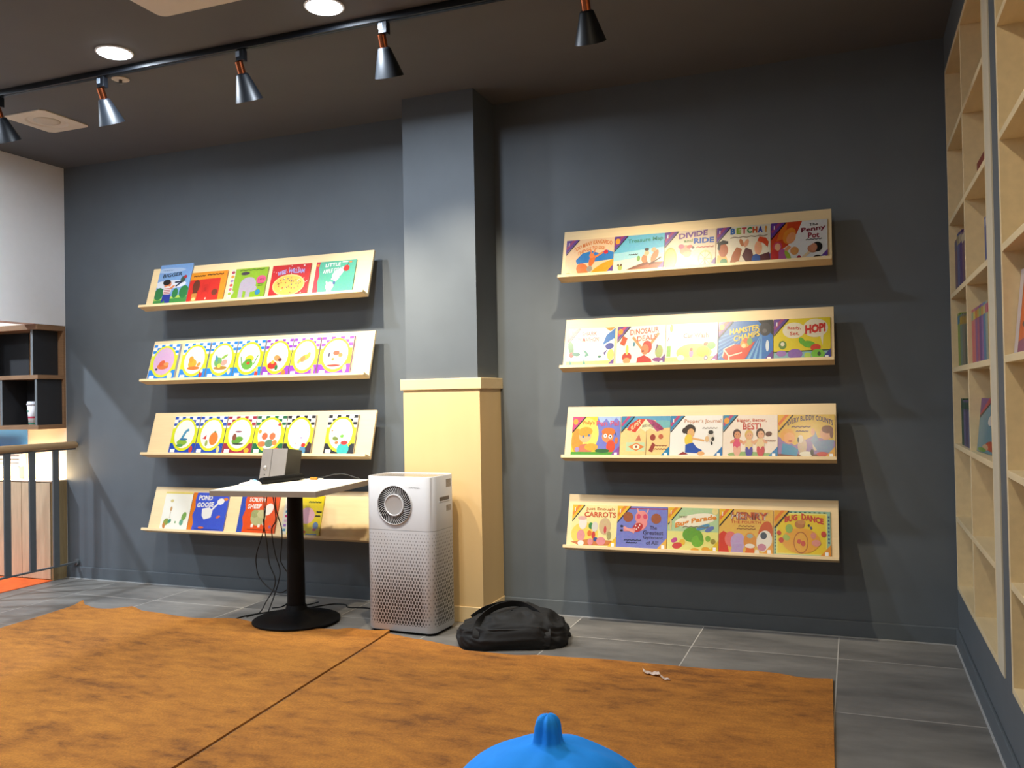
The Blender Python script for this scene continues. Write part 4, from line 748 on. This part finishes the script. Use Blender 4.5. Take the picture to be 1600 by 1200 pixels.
# scrap of tissue
mb = MB(); pts = catmull([(-.852,-.815,.014),(-.835,-.862,.018),(-.80,-.868,.013),(-.77,-.885,.022),(-.745,-.915,.014),(-.715,-.92,.013)], 5)
wv = [.004,.014,.02,.018,.014,.012,.014,.016,.013,.012,.015,.016,.018,.016,.014,.013,.012,.01,.012,.01,.012,.01,.008,.007,.005,.003]
vs = []; fs = []
for i, p in enumerate(pts):
    wd = wv[min(i, len(wv)-1)]; z = p.z+.002*math.sin(i*1.7)
    vs += [(p.x-wd*.3, p.y+wd, z+.003), (p.x, p.y, z-.001), (p.x+wd*.3, p.y-wd, z+.001)]
    if i:
        a = (i-1)*3; b2 = i*3; fs += [(a, a+1, b2+1, b2), (a+1, a+2, b2+2, b2+1)]
mb.add(vs, fs); o = mb.build('tissue_scrap', mat('white_tissue', '#d8bfae', .8, noise_amt=.05), smooth=True)
sm = o.modifiers.new('solid', 'SOLIDIFY'); sm.thickness = .0008
tag(o, 'crumpled strip of white tissue lying on the right-hand rug', 'litter')

# ------------------------------------------------------------------ table
TX, TY, TZ = -2.765, -.555, .010
t = empty('pedestal_table', (TX, TY, 0)); tag(t, 'square cream-topped table on black round pedestal foot', 'table')
MB().lathe([(.222,TZ),(.228,TZ+.004),(.228,TZ+.010),(.215,TZ+.017),(.15,TZ+.030),(.085,TZ+.045),(.058,TZ+.062),(.05,TZ+.085)], 56).build('base', M_BLACK, t, smooth=True)
smooth_angle(t.children[-1], 35)
MB().lathe([(.047,TZ+.07),(.046,.2),(.040,.690)], 32).build('pole', M_BLACK, t, smooth=True); smooth_angle(t.children[-1], 35)
cx_, cy_ = -2.825, -.526
A, B_, C_, D_ = (-2.992,-.943), (-2.414,-.885), (-2.474,-.285), (-3.085,-.312)
def local(p): return (p[0]-TX, p[1]-TY)
q = [local(p) for p in (A, B_, C_, D_)]
def prism(q, z0, z1):
    n = len(q); return MB().add([(x, y, z0) for x, y in q]+[(x, y, z1) for x, y in q], [tuple(reversed(range(n))), tuple(range(n, 2*n))]+[(k, (k+1) % n, n+(k+1) % n, n+k) for k in range(n)])
prism(q, .703, .732).build('tabletop', M_TOP, t, bevel=.001)
q2 = [local(p) for p in ((-2.994,-.945),(-2.412,-.887),(-2.472,-.283),(-3.087,-.310))]
eb = MB(); n = 4
qi = q; z0, z1 = .7025, .7290
vs = [(x, y, z0) for x, y in q2]+[(x, y, z1) for x, y in q2]; eb.add(vs, [(k, (k+1) % 4, 4+(k+1) % 4, 4+k) for k in range(4)]+[(3,2,1,0)])
eb.build('edge_band', M_TEDGE, t)
MB().box(-.16,.16,-.02,.02,.686,.7025).box(-.02,.02,-.16,.16,.686,.7025).build('top_bracket', M_BLACK, t)

# objects on the table
ZT = .7325
r = empty('desktop_device', (-2.978, -.445, ZT), (0, 0, rad(-1))); tag(r, 'grey box-shaped electronic device standing at the back of the table', 'device')
W2 = .083; prof = [(-.020, 0), (.115, 0), (.150, .158), (.020, .176)]   # y,z outline, leaning back
def side_prism(xa, xb, pr, nm, m, bev=.003):
    n = len(pr); vs = [(xa, y, z) for y, z in pr]+[(xb, y, z) for y, z in pr]
    return MB().add(vs, [tuple(reversed(range(n))), tuple(range(n, 2*n))]+[(k, (k+1) % n, n+(k+1) % n, n+k) for k in range(n)]).build(nm, m, r, bevel=bev)
side_prism(-W2, W2, prof, 'case', M_DKGREY, .004)
def face(x0, x1, nm):
    # front plate follows the leaning front face
    pr = [(-.0238, .002), (-.0200, .001), (.0196, .175), (.0160, .176)]
    return side_prism(x0, x1, pr, nm, M_GREY, .001)
face(-W2, -.018, 'front_plate'); face(-.015, W2, 'front_plate')
fd = Vector((0, .075, .166)).normalized()
MB().lathe([(.011, -.002), (.011, .003), (.008, .005)], 20, mtx=Matrix.Translation((-.052, -.0085, .072)) @ Matrix.Rotation(rad(90-12.9), 4, 'X')).build('button', mat('silver_knob', '#c0bab2', .3, metal=.7), r, smooth=True)
MB().lathe([(.003, -.001), (.003, .0015)], 10, mtx=Matrix.Translation((-.050, -.0170, .034)) @ Matrix.Rotation(rad(90-12.9), 4, 'X')).build('socket', M_BLACK, r)

mic = MB(); mic.tube([(-2.908,-.65,ZT+.0185),(-2.902,-.62,ZT+.0185),(-2.851,-.40,ZT+.0185),(-2.845,-.37,ZT+.0185)], [.0165,.0185,.0185,.015], 20)
o = mic.build('black_tube', M_BLACK, smooth=True); smooth_angle(o, 50); tag(o, 'black cylindrical tube lying on the table beside the grey device', 'tube')
# pale wrapped mouse-like lump
mb = MB(); n1, n2 = 20, 10; vs = []
for j in range(n2+1):
    ph = math.pi/2*j/n2
    for i in range(n1):
        a = 2*math.pi*i/n1; rr = math.cos(ph); vs.append((.062*rr*math.cos(a), .034*rr*math.sin(a), .022*math.sin(ph)*(1+.25*math.cos(a))))
fs = [(j*n1+i, j*n1+(i+1) % n1, (j+1)*n1+(i+1) % n1, (j+1)*n1+i) for j in range(n2) for i in range(n1)]
mb.add(vs, fs+[tuple(reversed(range(n1)))])
r = empty('computer_mouse', (-2.958, -.675, ZT), (0, 0, rad(18))); tag(r, 'white and pale blue computer mouse at left edge of the table', 'mouse')
mb.build('body', mat('white_shell', '#d8d2cf', .3, noise_amt=.01), r, smooth=True)
mb2 = MB().add([(x*.6+.016, y*.8, z+.0012) for x, y, z in vs if True], fs); mb2.build('blue_cover', mat('pale_blue_shell', '#8fbbe0', .25, noise_amt=.02), r, smooth=True)
# paper and connector
o = bx(-.045, .045, -.03, .03, 0, .0012).build('paper_slip', mat('white_paper', '#f2efe6', .7, noise_amt=.01), loc=(-2.80, -.325, ZT), rot=(0, 0, rad(15))); tag(o, 'small white paper slip on the table behind the orange connector', 'paper')
r = empty('cable_connector', (-2.775, -.36, ZT)); tag(r, 'orange plug with a black cable trailing across the table towards the air purifier', 'cable')
bx(-.022, .020, -.009, .009, 0, .014).build('plug', mat('orange_plastic', '#c07a1c', .35, noise_amt=.05), r, bevel=.003)
MB().tube(catmull([(.016,0,.008),(.06,.015,.018),(.12,.03,.030),(.18,.035,.030),(.27,.035,.006)], 6), .0028, 8).build('cord', M_CABLE, r, smooth=True)
# cables hanging behind the pole from the table
def cable(pts, label, rr=.0030):
    o = MB().tube(catmull(pts, 8), rr, 8).build('cable', M_CABLE, smooth=True); tag(o, label, 'cable', 'black cables hanging behind the table pole'); return o
cy = -.38
def hang(q, tail=(), y=-.50, y0=-.38):
    k = (y+CAMD)/(y0+CAMD); return [(x*k, y+.004*math.sin(z*30), min(.70, 1.167+(z-1.167)*k)) for x, z in q]+list(tail)
cable(hang([(-3.096,.690),(-3.094,.531),(-3.104,.441),(-3.15,.313),(-3.155,.241),(-3.13,.181),(-3.07,.128),(-3.002,.103),(-2.951,.121),(-2.917,.158),(-2.895,.22)]), 'black cable looping widest to the left below the table')
cable(hang([(-3.072,.690),(-3.089,.531),(-3.103,.494),(-3.075,.37),(-3.068,.263),(-3.026,.184),(-3.036,.123),(-3.09,.05)], [(-3.075,-.46,.006),(-3.09,-.55,.004)], -.455), 'black cable hanging from the tabletop and reaching the floor near the rug edge')
cable(hang([(-3.045,.690),(-3.017,.515),(-3.048,.45),(-3.024,.319),(-2.996,.232),(-3.001,.167),(-3.035,.087)], [(-3.02,-.45,.02),(-3.045,-.425,.004)], -.47), 'black cable hanging closest to the pole left side')
cable(hang([(-3.02,.690),(-3.011,.569),(-2.979,.445),(-2.99,.296),(-2.982,.261),(-2.928,.20),(-2.89,.16)], (), -.44), 'thin black cable slanting down behind the pole')
cable([(-3.12,-.60,.004),(-3.10,-.52,.004),(-3.02,-.40,.004),(-2.958,-.33,.004),(-2.88,-.27,.004),(-2.80,-.16,.004),(-2.72,-.15,.004),(-2.667,-.20,.004),(-2.56,-.183,.004),(-2.40,-.25,.004),(-2.32,-.28,.004)], 'black cable running along the floor to the air purifier', .0035)
cable([(-3.08,-.341,.004),(-3.046,-.299,.004),(-3.059,-.19,.004),(-2.938,-.218,.004),(-2.906,-.14,.004)], 'short black cable on the floor behind the table foot')
mb = MB()
random.seed(5)
pp = [(-1.83+random.uniform(-.04,.07), -.37+random.uniform(-.03,.05), .006+.03*random.random()) for _ in range(16)]
mb.tube(catmull([(-1.895,-.33,.006)]+pp+[(-1.72,-.36,.006)], 6), .0028, 6)
o = mb.build('coiled_cable', M_CABLE, smooth=True); tag(o, 'bundled black cable between air purifier and black bag', 'cable')

# ------------------------------------------------------------------ air purifier
pw, pd, PH = .39, .245, .782
r = empty('air_purifier', (-2.120, -.474, 0), (0, 0, rad(-2.5))); tag(r, 'tall white air purifier with round fan grille and perforated lower body', 'air purifier')
def rrect(w_, d_, rad_, z, n=8):
    out = []
    for cx, cy, a0 in ((w_/2-rad_, d_/2-rad_, 0), (-w_/2+rad_, d_/2-rad_, 90), (-w_/2+rad_, -d_/2+rad_, 180), (w_/2-rad_, -d_/2+rad_, 270)):
        for k in range(n+1):
            a = rad(a0+90*k/n); out.append((cx+rad_*math.cos(a), cy+rad_*math.sin(a), z))
    return out
def loft(rings, cap0=True, cap1=True):
    n = len(rings[0]); vs = [p for g in rings for p in g]
    fs = [(j*n+i, j*n+(i+1) % n, (j+1)*n+(i+1) % n, (j+1)*n+i) for j in range(len(rings)-1) for i in range(n)]
    if cap0: fs.append(tuple(reversed(range(n))))
    if cap1: fs.append(tuple((len(rings)-1)*n+k for k in range(n)))
    return MB().add(vs, fs)
smooth_angle(loft([rrect(pw-.03, pd-.03, .035, .0), rrect(pw-.022, pd-.022, .04, .012)]).build('foot', M_BLACK, r))
smooth_angle(loft([rrect(pw-.012, pd-.012, .045, .0125), rrect(pw, pd, .048, .022), rrect(pw, pd, .048, .5125)]).build('lower_grille', M_GRILLE, r))
smooth_angle(loft([rrect(pw-.004, pd-.004, .046, .512), rrect(pw-.004, pd-.004, .046, .5145)]).build('seam', M_EDGE, r))
smooth_angle(loft([rrect(pw, pd, .048, .5145), rrect(pw, pd, .048, PH-.004), rrect(pw-.006, pd-.006, .046, PH), rrect(pw-.014, pd-.014, .044, PH), rrect(pw-.018, pd-.018, .042, PH-.008)]).build('upper_body', M_PUR, r))
smooth_angle(loft([rrect(pw-.022, pd-.022, .040, PH-.0075), rrect(pw-.022, pd-.022, .040, PH-.005)]).build('top_panel', mat('taupe_glass', '#8a7f72', .2, noise_amt=.02), r))
FX, FZ = -.020, .640; FY = -pd/2
mtx = Matrix.Translation((FX, FY, FZ)) @ Matrix.Rotation(rad(90), 4, 'X')
g = MB().lathe([(.097, 0), (.097, .0012)], 56, mtx=mtx).build('fan_opening', mat('black_recess', '#0a0a0b', .8), r)
bl = MB()
for k in range(46):
    a = 2*math.pi*k/46; m2 = mtx @ Matrix.Rotation(a, 4, 'Z'); pts = []
    for s in range(5):
        rr = .053+.043*s/4; tw = .22*(s/4)**1.4
        pts.append((rr*math.cos(tw), rr*math.sin(tw)))
    wd = .0011; top = [(x, y-wd) for x, y in pts]+[(x, y+wd) for x, y in reversed(pts)]
    n = len(top); vs = [m2 @ Vector((x, y, .0013)) for x, y in top]+[m2 @ Vector((x, y, .0036)) for x, y in top]
    bl.add(vs, [tuple(range(n, 2*n))]+[(i, (i+1) % n, n+(i+1) % n, n+i) for i in range(n)])
bl.build('fan_blades', M_PUR, g)
smooth_angle(MB().lathe([(.095, .0013), (.0965, .0065), (.100, .004), (.101, .0)], 56, mtx=mtx, caps=False).build('outer_ring', M_PUR, g))
smooth_angle(MB().lathe([(.055, .0013), (.0555, .0085), (.051, .0095), (.048, .0065)], 48, mtx=mtx, caps=False).build('inner_ring', M_PUR, g))
smooth_angle(MB().lathe([(.0485, .0014), (.048, .0065), (.037, .0056), (.018, .0049), (.002, .0047)], 48, mtx=mtx).build('fan_hub', mat('satin_mirror_disc', '#b4b2b2', .35, metal=.35), g))
vs, fs = text_mesh('AIRMEGA', 0)
xa = min(p[0] for p in vs); xb = max(p[0] for p in vs)
MB().add([(.062+(x-xa)/(xb-xa)*.063, FY-.0006, .724+y*.0105) for x, y in vs], fs).build('lettering', M_EDGE, r)
hx = pw/2
MB().box(hx-.002, hx+.0006, -.05, .05, .655, .676).build('handle_recess', mat('recess_grey', '#77706a', .7), r, bevel=.002)
MB().box(hx-.004, hx+.003, -.055, .055, .649, .655).build('handle_lip', M_PUR, r, bevel=.001)
MB().box(hx-.001, hx+.0008, .02, .07, .60, .63).box(hx-.001, hx+.0008, .02, .07, .72, .76).build('rating_label', mat('grey_label', '#a9a4a0', .6, noise_amt=.2, scale=150), r)

# ------------------------------------------------------------------ black bag
r = empty('duffel_bag', (-1.545, -.548, 0), (0, 0, rad(20))); tag(r, 'slumped black fabric bag with carry straps on the floor in front of the column', 'bag')
def bag_surf(nu=120, nv=40):
    vs = []
    for j in range(nv+1):
        t_ = j/nv                                   # 0 bottom rim .. 1 crown
        for i in range(nu):
            a = 2*math.pi*i/nu; ca, sa = math.cos(a), math.sin(a)
            ex = math.copysign(abs(ca)**.5, ca); ey = math.copysign(abs(sa)**.5, sa)
            if t_ < .45: k = 1+.05*math.sin(t_/.45*math.pi); z = t_/.45*.088
            else:
                q_ = (t_-.45)/.55; k = math.cos(q_*math.pi/2)**.62; z = .088+.05*math.sin(q_*math.pi/2)
            x = .25*ex*k; y = .155*ey*k
            z *= (1+.18*math.sin(x*7+.6))*(1-.25*max(0, x/.245)**2)
            nn = noise.noise(Vector((x*9, y*9, z*14+2)))*.016+(.5-abs(noise.noise(Vector((x*14+z*20, y*14, z*22)))))*.020-.006+noise.noise(Vector((x*34, y*34, z*40)))*.004
            x += nn*ca; y += nn*sa; z += nn*(.9 if t_ > .3 else .3)*min(1, t_*5)
            vs.append((x, y, max(0.0005, z)))
    fs = [(j*nu+i, j*nu+(i+1) % nu, (j+1)*nu+(i+1) % nu, (j+1)*nu+i) for j in range(nv) for i in range(nu)]
    fs.append(tuple(reversed(range(nu)))); fs.append(tuple(nv*nu+k for k in range(nu)))
    return MB().add(vs, fs)
o = bag_surf().build('body', M_BAG, r, smooth=True)
def ribbon(pts, wd, nm, m, up_=Vector((0, 0, 1)), th=.003):
    P = catmull(pts, 8); vs = []; fs = []
    for i, p in enumerate(P):
        tt = (P[min(i+1, len(P)-1)]-P[max(i-1, 0)]).normalized(); s_ = tt.cross(up_)
        s_ = s_.normalized() if s_.length > .05 else Vector((1, 0, 0)); nrm = s_.cross(tt)
        for a_, b_ in ((-1, -1), (1, -1), (1, 1), (-1, 1)): vs.append(p+s_*wd/2*a_+nrm*th/2*b_)
        if i:
            a = (i-1)*4; b = i*4; fs += [(a+k, a+(k+1) % 4, b+(k+1) % 4, b+k) for k in range(4)]
    fs += [(3, 2, 1, 0), tuple(len(vs)-4+k for k in range(4))]
    return MB().add(vs, fs).build(nm, m, r, smooth=False)
ribbon([(-.16,-.158,.02),(-.165,-.155,.075),(-.15,-.10,.125),(-.08,-.02,.165),(.02,.02,.175),(.10,-.01,.152),(.155,-.09,.12),(.165,-.155,.07),(.16,-.16,.02)], .03, 'strap', M_STRAP, Vector((0, 1, .3)))
ribbon([(-.20,.10,.09),(-.12,.13,.13),(0,.14,.15),(.10,.12,.13),(.19,.08,.095)], .03, 'strap', M_STRAP, Vector((0, 1, .3)))
MB().tube(catmull([(-.235,-.10,.085),(-.12,-.148,.093),(0,-.158,.096),(.12,-.15,.088),(.225,-.10,.07)], 8), .004, 8).build('piping', M_STRAP, r, smooth=True)
ribbon([(.21,.02,.10),(.235,.05,.06),(.262,.09,.02),(.27,.05,.006)], .03, 'side_strap', M_STRAP)

# ------------------------------------------------------------------ blue bean bag
r = empty('bean_bag', (-.655, -2.6, 0)); tag(r, 'bright blue bean bag with a knotted top at the bottom edge of the picture', 'bean bag')
prof = [(.14,.0),(.24,.02),(.285,.08),(.29,.15),(.265,.225),(.222,.285),(.165,.33),(.11,.358),(.065,.373),(.037,.381),(.031,.392),(.0285,.408),(.0265,.422),(.021,.434),(.011,.441),(.002,.443)]
P = catmull([(a, 0, b) for a, b in prof], 4); nu = 72; vs = []
for p in P:
    for i in range(nu):
        a = 2*math.pi*i/nu; rr = p.x; k = max(0, min(1, (p.z-.30)/.1))
        wr_ = .010*noise.noise(Vector((math.cos(a)*2.2, math.sin(a)*2.2, p.z*5)))+k*.0022*math.sin(a*3+p.z*25)*(1 if rr < .06 else .7)
        rr2 = max(.001, rr+wr_*(1 if rr > .06 else .8)); zz = p.z+(.006*noise.noise(Vector((math.cos(a)*rr*12, math.sin(a)*rr*12, 4))) if p.z > .05 else 0)
        vs.append((rr2*math.cos(a), rr2*math.sin(a), max(.0115, zz+.0115)))
fs = [(j*nu+i, j*nu+(i+1) % nu, (j+1)*nu+(i+1) % nu, (j+1)*nu+i) for j in range(len(P)-1) for i in range(nu)]+[tuple(reversed(range(nu))), tuple((len(P)-1)*nu+k for k in range(nu))]
cut = 9*4
b1 = MB().add(vs[:(cut+1)*nu], [f for f in fs[:-2] if max(f) < (cut+1)*nu]+[fs[-2]]); b1.build('body', M_BLUE, r, smooth=True)
b2 = MB().add(vs[cut*nu:], [tuple(i-cut*nu for i in f) for f in fs if min(f) >= cut*nu]); b2.build('top_knot', M_BLUE, r, smooth=True)

# ------------------------------------------------------------------ left alcove: hanging shelf unit, counter, railing
r = empty('hanging_shelf_unit', (-5.8, -.111, 1.035)); tag(r, 'brown oak open shelf unit with charcoal panels under the white wall', 'shelf unit')
ox, oy, oz = -5.8, -.111, 1.035
def hb(nm, x0, x1, y0, y1, z0, z1, m): return bx(x0-ox, x1-ox, y0-oy, y1-oy, z0-oz, z1-oz).build(nm, m, r, bevel=.001)
XU = -6.6; XE = XL-.001
hb('top_board', XU, XE, -.222, -.001, 1.672, 1.707, M_OAK); hb('middle_board', XU, XE, -.222, -.001, 1.345, 1.372, M_OAK); hb('bottom_board', XU, XE, -.222, -.001, 1.012, 1.040, M_OAK)
hb('back_board', XU, XE, -.018, -.001, 1.040, 1.345, M_OAK); hb('back_board', XU, XE, -.018, -.001, 1.372, 1.672, M_OAK)
hb('divider', -5.062, -5.045, -.212, -.018, 1.372, 1.672, M_DARKPANEL); hb('divider', -5.028, -5.012, -.212, -.018, 1.040, 1.345, M_DARKPANEL)
hb('divider_edge', -5.063, -5.044, -.217, -.212, 1.372, 1.672, M_EDGE); hb('divider_edge', -5.029, -5.011, -.217, -.212, 1.040, 1.345, M_EDGE)
hb('divider', -5.60, -5.583, -.212, -.018, 1.372, 1.672, M_DARKPANEL); hb('divider', -5.345, -5.329, -.212, -.018, 1.040, 1.345, M_DARKPANEL)
hb('divider_edge', -5.346, -5.328, -.217, -.212, 1.040, 1.345, M_EDGE)
hb('dark_back', -5.60, -5.31, -.024, -.0185, 1.372, 1.672, M_DARKPANEL); hb('dark_back', -5.329, -5.028, -.024, -.0185, 1.040, 1.345, M_DARKPANEL)
r = empty('paper_cup', (-5.118, -.155, 1.0405)); tag(r, 'white paper cup with green and red stripes on the oak shelf unit', 'cup')
MB().lathe([(.027,0),(.037,.135)], 28).build('body', mat('white_card', '#ece9ec', .5, noise_amt=.01), r, smooth=True)
MB().lathe([(.0341,.088),(.0348,.099)], 28, caps=False).build('stripe', mat('green_print', '#2c7c68', .5), r).rotation_euler = (0, rad(-3), 0)
MB().lathe([(.0309,.045),(.0318,.057)], 28, caps=False).build('stripe', mat('red_print', '#c8405c', .5), r)
MB().lathe([(.0280,.005),(.0287,.014)], 28, caps=False).build('stripe', MATS['green_print'], r)
MB().lathe([(.040,.133),(.041,.140),(.037,.143),(.036,.155),(.033,.157)], 28).build('lid', mat('lid_white', '#dcdde6', .35), r, smooth=True)

r = empty('counter', (-5.8, -.06, 0)); tag(r, 'light wood counter below the oak shelf unit behind the railing', 'counter')
def cb_(nm, x0, x1, y0, y1, z0, z1, m): return bx(x0+5.8, x1+5.8, y0+.06, y1+.06, z0, z1).build(nm, m, r, bevel=.002)
cb_('body', -7.4, XE, -.115, -.001, 0, .655, M_OAK if False else mat('counter_side_wood', '#8f7a55', .5, noise_amt=.1, scale=8, stretch=(9,9,1)))
xx = -5.012
for k in range(8): cb_('panel', xx-.262, xx-.002, -.121, -.1151, .008, .65, M_COUNTER); xx -= .264
cb_('top', -7.4, XE, -.122, -.001, .6555, .664, mat('counter_top', '#e0d2b8', .4, noise_amt=.02))
r = empty('led_strip', (-5.8, -.10, .665)); tag(r, 'warm light strip glowing along the back of the counter', 'light')
bx(-.8, .8, -.006, .006, 0, .006).build('diffuser', mat('warm_strip', '#ffffff', .5, emit='#ffc987', estr=22, noise_amt=.001), r)
l = lamp('led_strip_light', 'AREA', (-5.8, -.10, .675), (rad(180-38), 0, 0), 13, (1, .74, .42), shape='RECTANGLE', size=1.6, size_y=.02)
o = bx(-.55, .0, -.008, 0, 0, .144).build('blue_sheet', mat('blue_sheet', '#4f9cf2', .5, noise_amt=.03), loc=(-5.353, -.002, .865)); tag(o, 'light blue sheet on the wall above the counter', 'sheet')
r = empty('white_appliance', (-5.56, -.045, .6645)); tag(r, 'low white louvred box standing on the counter under the blue sheet', 'box')
bx(-.22, .195, -.005, .04, .085, .18).build('body', mat('pale_lilac_plastic', '#c9c1cc', .5, noise_amt=.01), r, bevel=.004)
MB().box(-.2, .18, -.0065, -.005, .105, .110).box(-.2, .18, -.0065, -.005, .130, .135).box(-.2, .18, -.0065, -.005, .155, .160).build('louvre', M_EDGE, r)
MB().box(-.21, -.19, -.01, .03, 0, .085).build('leg', M_EDGE, r); MB().box(.165, .185, -.01, .03, 0, .085).build('leg', M_EDGE, r)
o = bx(-7.4, XL-.002, -.85, -.122, .0, .004).build('orange_mat', M_ORMAT); tag(o, 'orange mat on the floor beyond the railing', 'mat')

RX = -4.905
r = empty('railing', (RX, -.6, 0)); tag(r, 'dark iron railing with round oak handrail at the left wall', 'railing')
MB().tube([(0, .594, .900), (0, .58, .900), (0, -1.2, .900)], [.02, .024, .024], 20).build('handrail', M_RAILWOOD, r, smooth=True); smooth_angle(r.children[-1], 50)
MB().box(-.006, .006, -1.2, .588, .868, .877).build('top_bar', M_IRON, r)
MB().box(-.010, .010, -1.2, .588, .104, .114).build('bottom_bar', M_IRON, r)
smooth_angle(MB().tube([(0, .58, .109), (0, .5995, .109)], .022, 18).build('flange', M_IRON, r))
for y in [-.170-.178*k for k in range(8)]:
    bx(-.006, .006, y+.6-.022, y+.6+.022, .114, .868).build('baluster', M_IRON, r)
bx(-.02, .02, -1.22, -1.18, 0, .88).build('end_post', M_IRON, r)

# ------------------------------------------------------------------ ceiling fittings
r = empty('lighting_track', (-2.0, -1.235, CEIL)); tag(r, 'black lighting track running along the ceiling parallel to the wall', 'lighting track')
MB().box(-2.09, 2.3, -.017, .017, -.030, -.0005).build('rail', M_BLACKM, r, bevel=.002)
MB().box(-2.09, 2.3, -.005, .005, -.0312, -.0295).build('slot', mat('track_slot', '#3a4048', .3, metal=.5), r)
o = bx(-.03, .03, -.045, .02, -.06, -.0005).build('junction_box', M_CREAM, loc=(-4.125, -1.235, CEIL), bevel=.004); tag(o, 'small beige junction box at left end of the lighting track', 'box')

def spotlight(x, target, label, power):
    r = empty('track_spotlight', (x, -1.235, CEIL-.030)); tag(r, label, 'spotlight', 'spotlights on the ceiling track')
    MB().box(-.019, .019, -.016, .016, -.052, -.0022).build('adapter', M_BLACKM, r, bevel=.002)
    MB().box(-.0195, .0, -.0172, -.0155, -.035, -.010).build('adapter_clip', mat('silver_clip', '#9aa6b4', .35, metal=.4), r)
    MB().tube([(0, 0, -.05), (0, 0, -.058), (-.010, 0, -.064)], .0035, 12).build('swivel', M_COPPER, r, smooth=True)
    # head: axis points at the target
    piv = Vector((x-.012, -1.235, CEIL-.030-.062)); d = (Vector(target)-piv).normalized()
    tl = rad(26 if x < -1 else 30); hd = Vector((d.x*.75, math.sin(tl), -math.cos(tl))).normalized()
    q_ = (-hd).to_track_quat('Z', 'Y').to_matrix().to_4x4()
    mt = Matrix.Translation((-.012, 0, -.062)) @ q_
    # local z=0 is the pivot, head goes along -z
    nk = MB().lathe([(.016, .012), (.018, .010), (.018, -.045)], 24, mtx=mt).build('neck', M_COPPER, r); smooth_angle(nk)
    sh = MB().lathe([(.018, -.040), (.025, -.043), (.028, -.047), (.063, -.160), (.0615, -.160), (.026, -.051), (.018, -.047)], 40, mtx=mt, caps=False).build('shade', M_CONE, r); smooth_angle(sh)
    MB().lathe([(.012, -.068), (.022, -.08), (.026, -.10), (.020, -.115), (.004, -.12)], 24, mtx=mt).build('bulb', M_BULB, r, smooth=True)
    MB().lathe([(.012, -.05), (.012, -.069)], 16, mtx=mt).build('bulb_base', M_CREAM, r)
    tip = piv+hd*.158
    l = lamp('spot_beam', 'SPOT', tip, (0, 0, 0), power, WARM, spot_size=rad(72), spot_blend=1.0, shadow_soft_size=.028)
    l.rotation_euler = (Vector(target)-tip).to_track_quat('-Z', 'Y').to_euler()
where = ['leftmost, cut by the picture edge', 'second from the left', 'third from the left', 'fourth from the left, before the column', 'rightmost, cut by the top edge']
for (x, pw_, tg), wh in zip(SPOTS, where): spotlight(x, tg, 'black cone track spotlight with copper neck, '+wh, pw_)

def downlight(x, y, label, power, col=COOL):
    r = empty('downlight', (x, y, CEIL)); tag(r, label, 'ceiling light', 'round ceiling downlights')
    MB().lathe([(.082, -.0005), (.082, -.006), (.074, -.008)], 40).build('trim_ring', mat('white_trim', '#e8e8e8', .5), r)
    MB().lathe([(.073, -.0082), (.071, -.0105)], 40).build('diffuser', M_GLASSW, r)
    lamp('downlight_beam', 'AREA', (x, y, CEIL-.013), (0, 0, 0), power, col, shape='DISK', size=.14)
names = ['bright round ceiling downlight above the second spotlight', 'bright round ceiling downlight cut by the top edge above the AC panel', 'bright round ceiling downlight far left over the railing, above the picture']
for (x, y, p), nm in zip(DOWN, names): downlight(x, y, nm, p)
for x, y, p, wm in FILL_DOWN: downlight(x, y, 'unseen round ceiling downlight added to brighten the room', p, (1, .84, .60) if wm else COOL)

r = empty('ceiling_air_conditioner', (-2.18, -2.07, CEIL)); tag(r, 'cream square ceiling air-conditioner panel cut by the top edge', 'air conditioner')
smooth_angle(loft([rrect(.95, .95, .04, -.0005), rrect(.95, .95, .04, -.006), rrect(.93, .93, .035, -.012)]).build('panel', M_CREAM, r))
MB().box(-.22, .22, -.22, .22, -.018, -.0125).build('intake_grille', mat('grille_cream', '#b8ad9c', .6, noise_amt=.1), r, bevel=.004)
for a in range(4):
    o = MB().box(-.27, .27, .25, .30, -.0135, -.0122).build('air_outlet', M_DKGREY, r); o.rotation_euler = (0, 0, rad(90*a))
r = empty('ceiling_speaker', (-4.235, -.79, CEIL)); tag(r, 'beige square ceiling fitting with a sunken round centre near the left wall', 'ceiling fitting')
sq = MB(); n = 40; outer = []; inner = []; inner2 = []
for k in range(n):
    a = 2*math.pi*(k+.5)/n; c_, s_ = math.cos(a), math.sin(a); m_ = max(abs(c_), abs(s_)); outer.append((.152*c_/m_, .165*s_/m_, -.006)); inner.append((.112*c_, .112*s_, -.0062)); inner2.append((.098*c_, .098*s_, -.0010))
vs = outer+inner+inner2+[(x, y, -.0005) for x, y, z in outer]
fs = [(k, (k+1) % n, n+(k+1) % n, n+k) for k in range(n)]+[(n+k, n+(k+1) % n, 2*n+(k+1) % n, 2*n+k) for k in range(n)]+[(3*n+k, 3*n+(k+1) % n, (k+1) % n, k) for k in range(n)]
sq.add(vs, fs+[tuple(2*n+k for k in range(n))]); sq.build('frame', M_CREAM, r)
MB().lathe([(.07, -.0012), (.07, -.003), (.05, -.006), (.01, -.008)], 32).build('centre', mat('cream_centre', '#c4b8a6', .6), r, smooth=True)
r = empty('sprinkler_head', (-3.36, -1.12, CEIL)); tag(r, 'small round sprinkler plate behind the second spotlight', 'sprinkler')
MB().lathe([(.042, -.0005), (.042, -.004), (.036, -.006)], 28).build('plate', M_CREAM, r)
MB().lathe([(.008, -.006), (.008, -.022), (.014, -.023), (.014, -.025)], 16).build('nozzle', M_IRON, r)
